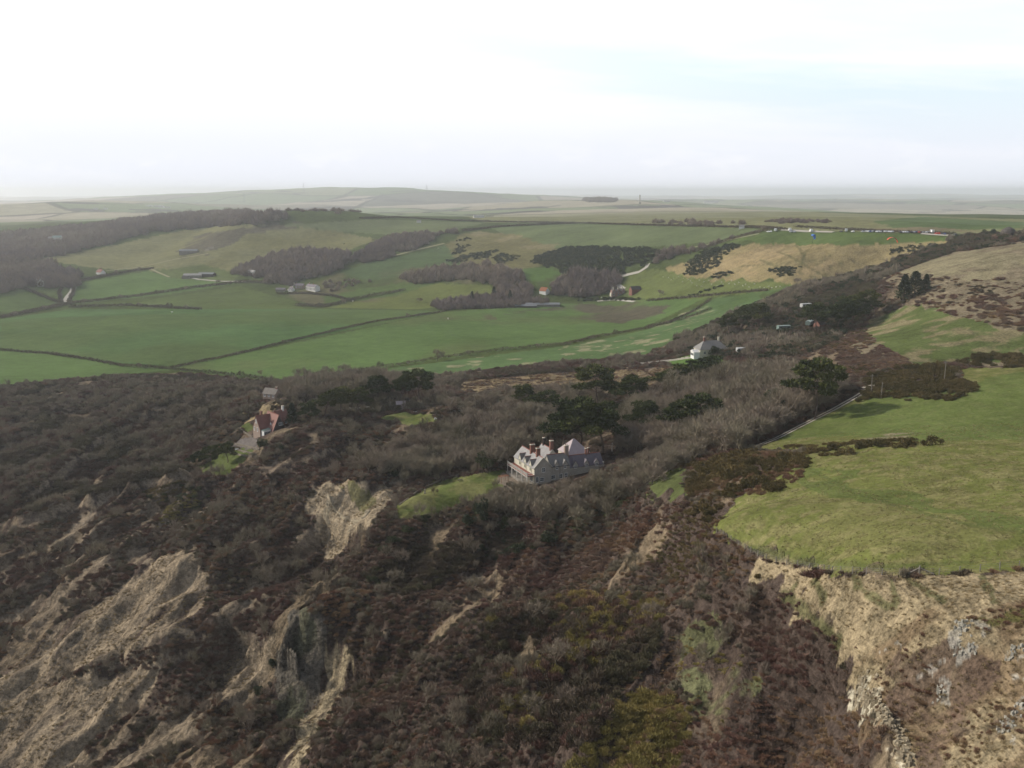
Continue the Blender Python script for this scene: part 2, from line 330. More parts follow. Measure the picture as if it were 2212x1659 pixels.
# tan cliff-top slope and chalk
paint(TAN, (.265, .21, .128), 1, 1.2)
paint(TAN, (.2, .165, .1), 1, 1, .4, (3, .5, .64), keep=False)
paint([(1840,1400),(2000,1330),(2212,1300),(2750,1300),(2750,1700),(1960,1700),(1880,1540)], (.17, .12, .072), 1, 3, .8, (7, .38, .6), keep=False)
paint([(1870,1420),(2000,1390),(2100,1450),(2212,1440),(2212,1700),(2000,1700)], (.1, .068, .052), 1, 3, .8, (6, .48, .62), keep=False)
paint([(2150,1330),(2212,1315),(2750,1300),(2750,1345),(2212,1345),(2080,1345)], (.09, .085, .03), .8, 1, .9, keep=False)
for P, c in (([(2055,1355),(2110,1345),(2170,1348),(2130,1362),(2110,1400),(2075,1420)], (6, .42, .5)), ([(2170,1420),(2212,1395),(2300,1390),(2300,1480),(2190,1470),(2165,1440)], (6, .42, .52)), ([(2015,1500),(2050,1490),(2060,1515),(2030,1520)], (3, .3, .45)),
             ([(1950,1450),(2050,1430),(2060,1460),(1970,1470)], (4, .5, .58)), ([(2190,1500),(2240,1500),(2240,1580),(2180,1560)], (4, .45, .55)), ([(1912,1400),(1940,1396),(1935,1415),(1905,1412)], (3, .35, .5)), ([(2160,1540),(2190,1540),(2190,1600),(2170,1600)], (4, .45, .55))):
    paint(P, (.36, .34, .29), 1, 1., .6, (c[0]*.22, c[1]+.06, c[2]+.08), keep=False)
paint([(1835,1490),(1870,1470),(1920,1525),(1950,1580),(1975,1690),(1945,1690),(1915,1570),(1870,1530)], (.38, .34, .25), 1, 1, 1, (3, .36, .5))
paint([(1430,1380),(1560,1360),(1650,1450),(1660,1500),(1560,1560),(1480,1490)], (.12, .125, .06), 1, 3, .8, (6, .4, .55), keep=False)
def paint_line(P, wd_, col, t=.8, mix=.8):
    L = world_line(P, 5); d_, s_ = line_dist(L, XG, YG, wd_*3+3); d_ = d_+(fbm(XG, YG, 2.5, 2, 13)-.5)*wd_*1.5; k = (1-sstep(wd_*.4, wd_, d_))*mix
    m = k > 0; cover[m] += (np.array(col)-cover[m])*k[m][:, None]
for P in ([(1690,1282),(1722,1305),(1752,1335),(1790,1368),(1815,1390)], [(1845,1244),(1858,1270),(1885,1290),(1920,1312)], [(1760,1250),(1772,1275),(1778,1300)], [(1925,1252),(1935,1290),(1932,1312)], [(1960,1250),(2000,1275),(2040,1300)], [(2120,1245),(2140,1280),(2150,1300)], [(1720,1262),(1700,1290)]): paint_line(P, .7, (.09, .09, .04))
for P in ([(1685,545),(1720,560),(1750,580),(1790,600)], [(1720,530),(1740,555),(1725,590)], [(1755,530),(1738,548),(1728,575)], [(1640,560),(1700,585),(1760,598)], [(1600,575),(1680,570),(1760,562)], [(1800,545),(1760,575)], [(1840,560),(1760,590)]): paint_line(P, 1.6, (.1, .095, .045), mix=.7)
for P in ([(1745,1010),(1850,1068),(1980,1105),(2100,1135),(2212,1150)], [(1620,1180),(1760,1215),(1900,1225),(2100,1215)]): paint_line(P, 1.1, (.075, .09, .03), mix=.6)
# bare slips and scarps
for P in (SAND1, SAND2, SAND3, SC2A): paint(P, (.235, .185, .125), 1, 3, 1, (4.5, .24, .44), st=True); paint(P, (.15, .12, .085), 1, 2, .7, (2.2, .5, .6), keep=False, st=True)
paint(SC2B, (.29, .235, .15), 1, 3, 1, (3, .28, .45), st=True); paint(SC1, (.25, .2, .135), 1, 3, 1, (4, .26, .44), st=True)
paint(SC2G, (.125, .11, .088), 1, 4); paint(SC2G, (.19, .16, .115), 1, 2, .8, (4, .52, .64), keep=False); paint(SC2G, (.07, .075, .045), 1, 2, .7, (6, .5, .62), keep=False)
paint([(735,1042),(800,1058),(815,1085),(780,1112),(755,1085)], (.11, .105, .045), .8, 1.5, .8)
for P in SANDP: paint(P, (.2, .158, .11), 1, 2.5, .9, (4, .3, .48), keep=True, st=True)
paint([(-100,1230),(0,1150),(300,1020),(440,1050),(560,1150),(640,1300),(500,1400),(420,1660),(-100,1690)], (.17, .135, .095), 1, 6, .75, (6.5, .5, .62), keep=False, st=True)
paint([(560,990),(760,940),(900,950),(760,1010),(640,1050),(560,1060)], (.16, .125, .09), 1, 5, .6, (6, .52, .66), keep=False, st=True)
paint([(490,888),(560,872),(700,872),(760,880),(700,890),(600,880),(530,902)], (.24, .19, .11), .7, 1.2, 1, keep=False)
paint([(525,910),(575,885),(605,872),(612,878),(560,900),(530,915)], (.26, .2, .11), .7, .8, 1, keep=False)
paint([(515,950),(555,940),(558,972),(495,966)], (.12, .105, .095), .6, .6)
paint([(1088,1020),(1150,1050),(1120,1065),(1070,1040)], (.2, .16, .12), .6, .6)
SUN_AZ, SUN_EL = -72.0, 33.0

def mesh_from(name, V, F4=None, F3=None):
    me = bpy.data.meshes.new(name); V = np.asarray(V, np.float32)
    n4 = 0 if F4 is None else len(F4); n3 = 0 if F3 is None else len(F3)
    me.vertices.add(len(V)); me.vertices.foreach_set('co', V.ravel())
    idx = np.concatenate([np.asarray(F4, np.int32).ravel() if n4 else np.zeros(0, np.int32), np.asarray(F3, np.int32).ravel() if n3 else np.zeros(0, np.int32)])
    me.loops.add(len(idx)); me.loops.foreach_set('vertex_index', idx.astype(np.int32))
    me.polygons.add(n4+n3)
    st = np.concatenate([np.arange(n4)*4, n4*4+np.arange(n3)*3]).astype(np.int32)
    me.polygons.foreach_set('loop_start', st)
    me.update(calc_edges=True)
    return me
ii, jj = np.meshgrid(np.arange(NA-1), np.arange(NR-1), indexing='ij')
a = ii*NR+jj
F = np.stack([a, a+1, a+NR+1, a+NR], -1).reshape(-1, 4)[:, ::-1]
gme = mesh_from("ground", np.stack([XG, YG, ZG], -1).reshape(-1, 3), F)
gme.polygons.foreach_set('use_smooth', np.ones(len(F), bool))
at = gme.attributes.new('cover', 'FLOAT_COLOR', 'POINT'); at.data.foreach_set('color', np.concatenate([cover, np.ones((NA, NR, 1))], -1).astype(np.float32).ravel())
at = gme.attributes.new('tex', 'FLOAT', 'POINT'); at.data.foreach_set('value', tex.astype(np.float32).ravel())
at = gme.attributes.new('patch', 'FLOAT', 'POINT'); at.data.foreach_set('value', patch.astype(np.float32).ravel())
ground = bpy.data.objects.new('ground', gme); COL.objects.link(ground); ground['kind'] = 'structure'
# ---------------------------------------------------------------- materials
MATS = {}
def nt(name):
    m = bpy.data.materials.new(name); m.use_nodes = True; MATS[name] = m
    n = m.node_tree.nodes; b = n['Principled BSDF']; b.inputs['Roughness'].default_value = .9
    if 'Specular IOR Level' in b.inputs: b.inputs['Specular IOR Level'].default_value = .15
    return m, n, m.node_tree.links, b
def rgb(c): return (c[0], c[1], c[2], 1)
def mixrgb(n, l, mode, fac, a, b):
    x = n.new('ShaderNodeMix'); x.data_type = 'RGBA'; x.blend_type = mode
    for s, v in ((0, fac), (6, a), (7, b)):
        if hasattr(v, 'is_linked') or hasattr(v, 'links'): l.new(v, x.inputs[s])
        else: x.inputs[s].default_value = v if s == 0 else rgb(v)
    return x.outputs[2]
def math_n(n, l, op, a, b=0., c=None):
    x = n.new('ShaderNodeMath'); x.operation = op
    for k, v in enumerate((a, b) if c is None else (a, b, c)):
        if hasattr(v, 'links'): l.new(v, x.inputs[k])
        else: x.inputs[k].default_value = v
    return x.outputs[0]
def noise(n, l, scale, detail=3, vec=None, rough=.55):
    x = n.new('ShaderNodeTexNoise'); x.inputs['Scale'].default_value = scale; x.inputs['Detail'].default_value = detail; x.inputs['Roughness'].default_value = rough
    if vec: l.new(vec, x.inputs['Vector'])
    return x.outputs['Fac']
def ramp(n, l, fac, stops):
    x = n.new('ShaderNodeValToRGB'); e = x.color_ramp.elements
    while len(e) < len(stops): e.new(.5)
    for k, (p, c) in enumerate(stops): e[k].position = p; e[k].color = rgb(c) if not isinstance(c, float) else (c, c, c, 1)
    l.new(fac, x.inputs['Fac']); return x.outputs['Color']
def mat(name, col, rough=.85, amt=.25, scale=1.5, col2=None, bump=0., metal=0.):
    """plain weathered surface: two tones mixed by noise at two sizes"""
    m, n, l, b = nt(name)
    pos = n.new('ShaderNodeTexCoord').outputs['Object']
    f = noise(n, l, scale, 4, pos); g = noise(n, l, scale*6, 3, pos)
    c2 = col2 or tuple(x*(1-amt*1.6) for x in col)
    fac = math_n(n, l, 'MULTIPLY_ADD', f, 1.6, -.3)
    fac = math_n(n, l, 'MULTIPLY_ADD', g, .5, fac); fac = math_n(n, l, 'SUBTRACT', fac, .25)
    x = n.new('ShaderNodeClamp'); l.new(fac, x.inputs[0])
    l.new(mixrgb(n, l, 'MIX', x.outputs[0], col, c2), b.inputs['Base Color'])
    b.inputs['Roughness'].default_value = rough; b.inputs['Metallic'].default_value = metal
    if bump:
        bp = n.new('ShaderNodeBump'); bp.inputs['Strength'].default_value = .6; bp.inputs['Distance'].default_value = bump
        l.new(g, bp.inputs['Height']); l.new(bp.outputs[0], b.inputs['Normal'])
    return m
def plant(name, stops, gscale=.035, rough=1.):
    """twigs or leaves: each plant its own tone along the ramp, drifting over tens of metres"""
    m, n, l, b = nt(name)
    oi = n.new('ShaderNodeObjectInfo'); geo = n.new('ShaderNodeNewGeometry')
    f = noise(n, l, gscale, 3, geo.outputs['Position'])
    s = noise(n, l, .9, 2, geo.outputs['Position'])
    v = math_n(n, l, 'MULTIPLY_ADD', f, 1.3, -.32); v = math_n(n, l, 'MULTIPLY_ADD', oi.outputs['Random'], .36, v)
    v = math_n(n, l, 'MULTIPLY_ADD', s, .3, v); v = math_n(n, l, 'SUBTRACT', v, .15)
    l.new(ramp(n, l, v, stops), b.inputs['Base Color']); b.inputs['Roughness'].default_value = rough
    b.inputs['Specular IOR Level'].default_value = 0
    return m
# ground
m, n, l, b = nt('ground'); tc = n.new('ShaderNodeTexCoord').outputs['Object']
def attr(nm, out):
    x = n.new('ShaderNodeAttribute'); x.attribute_name = nm; return x.outputs[out]
tx = attr('tex', 'Fac')
nf = noise(n, l, .8, 5, tc, .65); nm_ = noise(n, l, .13, 4, tc); nb = noise(n, l, .018, 4, tc); nff = noise(n, l, 2.2, 3, tc, .7)
k = math_n(n, l, 'MULTIPLY', math_n(n, l, 'SUBTRACT', nf, .5), math_n(n, l, 'MULTIPLY_ADD', tx, 2.1, .35))
k = math_n(n, l, 'ADD', k, math_n(n, l, 'MULTIPLY', math_n(n, l, 'SUBTRACT', nff, .5), math_n(n, l, 'MULTIPLY_ADD', tx, 1.3, .25)))
k = math_n(n, l, 'ADD', k, math_n(n, l, 'MULTIPLY', math_n(n, l, 'SUBTRACT', nm_, .5), math_n(n, l, 'MULTIPLY_ADD', tx, 1.2, .35)))
k = math_n(n, l, 'ADD', k, math_n(n, l, 'MULTIPLY', math_n(n, l, 'SUBTRACT', nb, .5), .9))
mp = n.new('ShaderNodeMapping'); mp.inputs['Rotation'].default_value = (0, 0, R(21)); mp.inputs['Scale'].default_value = (1, .2, 1); l.new(tc, mp.inputs[0])
ns_ = noise(n, l, .75, 4, mp.outputs[0], .6); hi = math_n(n, l, 'MAXIMUM', math_n(n, l, 'MULTIPLY_ADD', tx, 3., -2.), 0.)
k = math_n(n, l, 'ADD', k, math_n(n, l, 'MULTIPLY', math_n(n, l, 'SUBTRACT', ns_, .5), math_n(n, l, 'MULTIPLY', hi, 1.3)))
k = math_n(n, l, 'MAXIMUM', math_n(n, l, 'ADD', k, 1.), .3)
vo = n.new('ShaderNodeTexVoronoi'); vo.inputs['Scale'].default_value = .0013; vo.inputs['Randomness'].default_value = .85
wv = n.new('ShaderNodeVectorMath'); wv.operation = 'MULTIPLY'; wv.inputs[1].default_value = (1, .8, 0); l.new(tc, wv.inputs[0]); l.new(wv.outputs[0], vo.inputs['Vector'])
sx = n.new('ShaderNodeSeparateColor'); l.new(vo.outputs['Color'], sx.inputs[0])
fieldc = ramp(n, l, sx.outputs[0], [(0, (.13, .165, .085)), (.25, (.18, .205, .115)), (.4, (.28, .25, .175)), (.55, (.11, .11, .085)), (.75, (.33, .29, .22)), (.88, (.14, .175, .095)), (1, (.2, .22, .13))])  # sunlight on the far hills brightened into these field colours
ve = n.new('ShaderNodeTexVoronoi'); ve.feature = 'DISTANCE_TO_EDGE'; ve.inputs['Scale'].default_value = .0013; ve.inputs['Randomness'].default_value = .85; l.new(wv.outputs[0], ve.inputs['Vector'])
hed = math_n(n, l, 'LESS_THAN', ve.outputs['Distance'], .013)
fieldc = mixrgb(n, l, 'MIX', math_n(n, l, 'MULTIPLY', hed, .75), fieldc, (.035, .035, .025))
wd = noise(n, l, .0016, 5, tc, .6)
fieldc = mixrgb(n, l, 'MIX', math_n(n, l, 'GREATER_THAN', wd, .585), fieldc, (.085, .08, .07))
cc = mixrgb(n, l, 'MIX', attr('patch', 'Fac'), attr('cover', 'Color'), fieldc)
mul = n.new('ShaderNodeVectorMath'); mul.operation = 'SCALE'; l.new(cc, mul.inputs[0]); l.new(k, mul.inputs['Scale'])
l.new(mul.outputs[0], b.inputs['Base Color']); b.inputs['Specular IOR Level'].default_value = 0; b.inputs['Roughness'].default_value = 1
bp = n.new('ShaderNodeBump'); bp.inputs['Strength'].default_value = .8; l.new(math_n(n, l, 'MULTIPLY_ADD', tx, 1.1, .05), bp.inputs['Distance'])
l.new(math_n(n, l, 'ADD', math_n(n, l, 'ADD', nf, math_n(n, l, 'MULTIPLY', nm_, .8)), math_n(n, l, 'MULTIPLY', ns_, math_n(n, l, 'MULTIPLY', hi, 1.2))), bp.inputs['Height']); l.new(bp.outputs[0], b.inputs['Normal'])
ground.data.materials.append(MATS['ground'])

plant('scrub_twigs', [(0, (0.1056, 0.0627, 0.0536)), (0.3, (0.1648, 0.0951, 0.075)), (0.55, (0.1586, 0.1182, 0.0894)), (0.8, (0.2114, 0.1334, 0.0894)), (1, (0.2747, 0.181, 0.1162))])
plant('grey_twigs', [(0, (0.1754, 0.1402, 0.1122)), (0.35, (0.2456, 0.1991, 0.151)), (0.65, (0.2105, 0.1855, 0.1294)), (1, (0.3508, 0.2828, 0.205))])
plant('dark_twigs', [(0, (0.0815, 0.0653, 0.0526)), (0.4, (0.1181, 0.0922, 0.0665)), (0.7, (0.1222, 0.1115, 0.0665)), (1, (0.1733, 0.1307, 0.0874))])
plant('rust_twigs', [(0, (0.1345, 0.0757, 0.0573)), (0.4, (0.1979, 0.115, 0.0787)), (0.7, (0.2218, 0.1514, 0.0858)), (1, (0.3009, 0.2044, 0.1145))])
plant('olive_twigs', [(0, (0.1337, 0.1216, 0.0491)), (0.5, (0.2309, 0.1944, 0.0713)), (1, (0.3646, 0.2795, 0.1114))])
plant('gorse_leaf', [(0, (0.05, 0.046, 0.022)), (0.35, (0.085, 0.072, 0.032)), (0.65, (0.125, 0.094, 0.044)), (0.85, (0.155, 0.12, 0.05)), (1, (0.19, 0.16, 0.06))], .05)
plant('pine_leaf', [(0, (0.0225, 0.0336, 0.0156)), (0.45, (0.0473, 0.06, 0.0223)), (0.75, (0.081, 0.0888, 0.029)), (1, (0.1238, 0.1176, 0.0379))], .05)
plant('dark_leaf', [(0, (0.0311, 0.044, 0.0284)), (0.5, (0.0544, 0.0639, 0.0365)), (1, (0.0972, 0.0999, 0.0446))], .05)
plant('dead_grass', [(0, (0.1792, 0.1344, 0.0728)), (0.5, (0.28, 0.2128, 0.112)), (1, (0.3696, 0.2856, 0.1624))], .08)
plant('far_twigs', [(0, (0.1275, 0.0994, 0.102)), (0.3, (0.195, 0.1534, 0.1428)), (0.55, (0.225, 0.1775, 0.1428)), (0.8, (0.285, 0.2343, 0.1836)), (1, (0.345, 0.2698, 0.204))], .008)
plant('hedge_twigs', [(0, (0.0683, 0.0624, 0.0429)), (0.5, (0.1073, 0.0878, 0.0624)), (1, (0.1658, 0.1287, 0.0878))], .02)
mat('bark', (.1, .085, .065), .95, .35, .8); mat('pine_bark', (.13, .095, .075), .95, .3, .8)
mat('chalk', (.36, .34, .29), .95, .4, .5, (.25, .23, .18), .2); mat('rock_face', (.4, .335, .23), .95, .5, .35, (.13, .105, .07), .3)
_m = MATS['rock_face'].node_tree; _mp = _m.nodes.new('ShaderNodeMapping'); _mp.inputs['Scale'].default_value = (.5, .5, 4.5); _tc = [x for x in _m.nodes if x.type == 'TEX_COORD'][0]
for _l in list(_m.links):
    if _l.from_node == _tc: _t = _l.to_socket; _m.links.remove(_l); _m.links.new(_mp.outputs[0], _t)
_m.links.new(_tc.outputs['Object'], _mp.inputs[0])

# ---------------------------------------------------------------- things, parts
def setp(o, label=None, cat=None, group=None, kind=None):
    for k_, v in (('label', label), ('category', cat), ('group', group), ('kind', kind)):
        if v: o[k_] = v
    return o
def thing(name, label, cat, loc=(0, 0, 0), rz=0., group=None):
    o = bpy.data.objects.new(name, None); COL.objects.link(o); o.location = loc; o.rotation_euler = (0, 0, rz); o.empty_display_size = .5
    return setp(o, label, cat, group)
def obj(name, me, parent=None, material=None):
    o = bpy.data.objects.new(name, me); COL.objects.link(o)
    if parent: o.parent = parent
    if material: me.materials.append(MATS[material])
    return o
class MB:
    def __init__(s): s.v = []; s.f = []
    def add(s, V, F):
        k_ = len(s.v); s.v += [tuple(x) for x in V]; s.f += [tuple(i+k_ for i in f) for f in F]; return s
    def box(s, x0, x1, y0, y1, z0, z1):
        return s.add([(x0,y0,z0),(x1,y0,z0),(x1,y1,z0),(x0,y1,z0),(x0,y0,z1),(x1,y0,z1),(x1,y1,z1),(x0,y1,z1)],
                     [(0,3,2,1),(4,5,6,7),(0,1,5,4),(1,2,6,5),(2,3,7,6),(3,0,4,7)])
    def prism(s, poly, axis, a, c):
        """closed prism of a 2-D outline along an axis"""
        def P(u, w, t): return {'x': (t, u, w), 'y': (u, t, w), 'z': (u, w, t)}[axis]
        k_ = len(poly); V = [P(u, w, a) for u, w in poly]+[P(u, w, c) for u, w in poly]
        return s.add(V, [tuple(range(k_)), tuple(range(2*k_-1, k_-1, -1))]+[(i, i+k_, (i+1) % k_+k_, (i+1) % k_) for i in range(k_)])
    def cyl(s, p, q, r0, r1, sides=6):
        p, q = Vector(p), Vector(q); d = (q-p).normalized(); a_ = d.orthogonal().normalized(); b_ = d.cross(a_); V = []
        for c, r in ((p, r0), (q, r1)):
            V += [c+a_*math.cos(t*2*math.pi/sides)*r+b_*math.sin(t*2*math.pi/sides)*r for t in range(sides)]
        return s.add(V, [(i, (i+1) % sides, (i+1) % sides+sides, i+sides) for i in range(sides)]+[tuple(range(sides-1, -1, -1)), tuple(range(sides, 2*sides))])
    def mesh(s, name):
        import bmesh
        me = bpy.data.meshes.new(name); me.from_pydata(s.v, [], s.f); bm = bmesh.new(); bm.from_mesh(me)
        bmesh.ops.recalc_face_normals(bm, faces=bm.faces); bm.to_mesh(me); bm.free(); return me
    def build(s, name, material, parent=None): return obj(name, s.mesh(name), parent, material)
def copy_thing(o, loc, rz=0., scale=1., label=None, group=None):
    c = o.copy(); COL.objects.link(c); c.location = loc; c.rotation_euler = (0, 0, rz); c.scale = (scale,)*3 if not isinstance(scale, tuple) else scale
    if label: c['label'] = label
    if group: c['group'] = group
    for ch_ in KIDS.get(o.name, []):
        d = ch_.copy(); COL.objects.link(d); d.parent = c
        for g_ in KIDS.get(ch_.name, []):
            e = g_.copy(); COL.objects.link(e); e.parent = d
    return c
KIDS = {}
def note_kids(o):
    KIDS[o.name] = list(o.children)
    for c in o.children: KIDS[c.name] = list(c.children)

# ---------------------------------------------------------------- plant shapes
def slivers(C, D, L, W):
    """thin triangles from points C along directions D"""
    n_ = len(C); D = D/np.linalg.norm(D, axis=1, keepdims=True)
    s = np.cross(D, rng.normal(size=(n_, 3))); s /= np.linalg.norm(s, axis=1, keepdims=True)+1e-9
    V = np.stack([C-s*W[:, None]/2, C+s*W[:, None]/2, C+D*L[:, None]], 1).reshape(-1, 3)
    return V, np.arange(3*n_).reshape(-1, 3)
def sph(n_, up=0.):
    d = rng.normal(size=(n_, 3)); d /= np.linalg.norm(d, axis=1, keepdims=True)
    if up: d[:, 2] = np.abs(d[:, 2])
    return d
def tri_mesh(name, parts, material):
    V = []; F_ = []; k_ = 0
    for v, f in parts: V.append(v); F_.append(f+k_); k_ += len(v)
    me = mesh_from(name, np.concatenate(V), None, np.concatenate(F_)); me.materials.append(MATS[material]); return me
def shrub_mesh(name, material, n_=620, h=1., lobes=5, up=.75, w=.085, ln=.45):
    """twiggy dome about one unit in radius, made of several smaller domes"""
    parts = []; per = n_//lobes
    for q in range(lobes):
        a_ = rng.uniform(0, 6.28); rr = rng.uniform(.15, .62) if q else 0; lr = rng.uniform(.42, .68)
        c = np.array([math.cos(a_)*rr, math.sin(a_)*rr, 0]); lh = h*rng.uniform(.65, 1.05)
        d = sph(per, 1); u = rng.uniform(.3, .95, per)[:, None]
        C = c+d*u*lr*np.array([1, 1, 0])+np.array([0, 0, 1])*(d[:, 2:]*u*lh*.8)
        D = d*.7+np.array([0, 0, up])+rng.normal(size=(per, 3))*.35
        parts.append(slivers(C, D, rng.uniform(.5, 1.1, per)*ln, rng.uniform(.6, 1.3, per)*w))
    return tri_mesh(name, parts, material)
def leafy_mesh(name, material, n_=1200, h=.8, lobes=9, size=.13, flat=.75, spread=.7):
    """rounded evergreen mass of leaf clumps on several lobes"""
    parts = []; per = n_//lobes
    for q in range(lobes):
        a_ = rng.uniform(0, 6.28); rr = rng.uniform(.25, spread*1.15) if q else 0; lr = rng.uniform(.18, .46)
        c = np.array([math.cos(a_)*rr, math.sin(a_)*rr, h*rng.uniform(.15, .85)*(1.1-rr*.6)])
        d = sph(per); C = c+d*lr*(rng.uniform(.55, 1.05, per)[:, None])*np.array([1, 1, flat]); C[:, 2] = np.abs(C[:, 2])
        D = d+rng.normal(size=(per, 3))*.8
        parts.append(slivers(C, D, rng.uniform(.7, 1.4, per)*size, rng.uniform(.7, 1.3, per)*size*.8))
    return tri_mesh(name, parts, material)
def tubes(L):
    """list of (p, q, r0, r1) -> vertices, quads; four sides each"""
    V = []; F_ = []
    for p, q, r0, r1 in L:
        p = Vector(p); q = Vector(q); d = (q-p).normalized(); a_ = d.orthogonal().normalized(); b_ = d.cross(a_); k_ = len(V)
        for c, r in ((p, r0), (q, r1)): V += [c+a_*r, c+b_*r, c-a_*r, c-b_*r]
        F_ += [(k_+i, k_+(i+1) % 4, k_+4+(i+1) % 4, k_+4+i) for i in range(4)]
    return V, F_
def bare_tree_mesh(height, spread, lean=(0, 0), forks=5, levels=3, twig=.07, ntw=11, tmat='grey_twigs', stem=.22):
    """winter tree: (trunk mesh, crown mesh)"""
    trunk = []; limbs = []; tw = []
    def grow(p, d, ln, r, lev):
        q = p+d*ln; mid = p+d*ln*.5+Vector(rng.normal(size=3))*ln*.05
        (trunk if lev == 0 else limbs).append((p, mid, r, r*.85)); (trunk if lev == 0 else limbs).append((mid, q, r*.85, r*.65))
        if lev == levels:
            for t in range(ntw):
                tw.append((p+d*ln*rng.uniform(.2, 1), (d*.8+Vector(rng.normal(size=3))*.55+Vector((0, 0, .25))), ln*rng.uniform(.7, 1.3)))
            return
        kids = forks+2 if lev == 0 else forks
        for t in range(kids):
            a_ = t*2*math.pi/kids+rng.uniform(-.5, .5); o = d.orthogonal().normalized(); o = Matrix.Rotation(a_, 3, d) @ o
            sp = rng.uniform(.35, .95)*(1.15 if lev == 0 else 1)*spread
            nd = (d+o*sp+Vector((lean[0], lean[1], .25))*.6).normalized()
            grow(p+d*ln*rng.uniform(.6, 1.), nd, ln*rng.uniform(.55, .85) if lev else height*rng.uniform(.26, .36), r*rng.uniform(.4, .55), lev+1)
    grow(Vector((0, 0, -.4)), Vector((lean[0]*.3, lean[1]*.3, 1)).normalized(), height*stem+.4, height*.024, 0)
    V, F_ = tubes(trunk); t_me = mesh_from('trunk', V, F_); t_me.materials.append(MATS['bark'])
    V, F_ = tubes(limbs); C = np.array([x[0] for x in tw]); D = np.array([x[1] for x in tw]); L_ = np.array([x[2] for x in tw])
    v2, f2 = slivers(C, D, L_, np.full(len(L_), twig)*rng.uniform(.7, 1.3, len(L_)))
    c_me = mesh_from('crown', np.concatenate([np.array(V), v2]), F_, f2+len(V)); c_me.materials.append(MATS[tmat])
    return t_me, c_me
def pine_mesh(height, spread, clumps=20, flat=.45, base=.5, lean=(0, 0), per=150, lm='pine_leaf', size=.55):
    """maritime pine: bare leaning trunk, forked limbs, flattened clumps of needles"""
    T = []; p = Vector((0, 0, -.5)); d = Vector((lean[0], lean[1], 1)).normalized(); segs = 5; r = height*.022
    pts = [p]
    for q in range(segs):
        p = p+d*(height*.82/segs)+Vector((rng.normal()*.25, rng.normal()*.25, 0)); pts.append(p)
    for q in range(segs): T.append((pts[q], pts[q+1], r*(1-q*.16), r*(1-(q+1)*.16)))
    parts = []
    for q in range(clumps):
        a_ = q*2.4+rng.uniform(-.4, .4); t = (q+.5)/clumps; z = height*(base+(1-base)*(.08+.84*t)); rad = spread*math.sqrt(max(.03, 1-((t-.35)/.72)**2))*rng.uniform(.35, 1.)
        ax = pts[min(segs, int(z/height/.82*segs))]
        c = np.array([ax.x+math.cos(a_)*rad, ax.y+math.sin(a_)*rad, z])
        T.append((Vector((ax.x, ax.y, max(0, z-rad*.5))), Vector(c), r*.3, r*.12))
        cr_ = spread*rng.uniform(.17, .42); dd = sph(per)
        C = c+dd*cr_*rng.uniform(.5, 1., per)[:, None]*np.array([1, 1, flat])
        parts.append(slivers(C, dd+rng.normal(size=(per, 3))*.7+np.array([0, 0, .5]), rng.uniform(.7, 1.3, per)*size, rng.uniform(.7, 1.2, per)*size*.7))
    V, F_ = tubes(T); t_me = mesh_from('trunk', V, F_); t_me.materials.append(MATS['pine_bark'])
    return t_me, tri_mesh('crown', parts, lm)
def conifer_mesh(height, spread, per=1500, lm='dark_leaf', shape=.8):
    T = [(Vector((0, 0, -.4)), Vector((0, 0, height*.8)), height*.025, .05)]
    u = rng.uniform(0, 1, per)**.8; a_ = rng.uniform(0, 6.28, per); z = height*(.06+.9*u)
    rad = spread*(np.clip(1-u, 0, 1)**shape)*(.8+.3*np.sin(a_*3+u*23)+.12*np.sin(a_*7+u*11))*rng.uniform(.5, 1.05, per)
    C = np.stack([np.cos(a_)*rad, np.sin(a_)*rad, z], 1); D = np.stack([np.cos(a_), np.sin(a_), .2+0*a_], 1)+rng.normal(size=(per, 3))*.6
    V, F_ = tubes(T); t_me = mesh_from('trunk', V, F_); t_me.materials.append(MATS['pine_bark'])
    return t_me, tri_mesh('crown', [slivers(C, D, rng.uniform(.6, 1.3, per)*.8, rng.uniform(.5, 1.1, per)*.6)], lm)

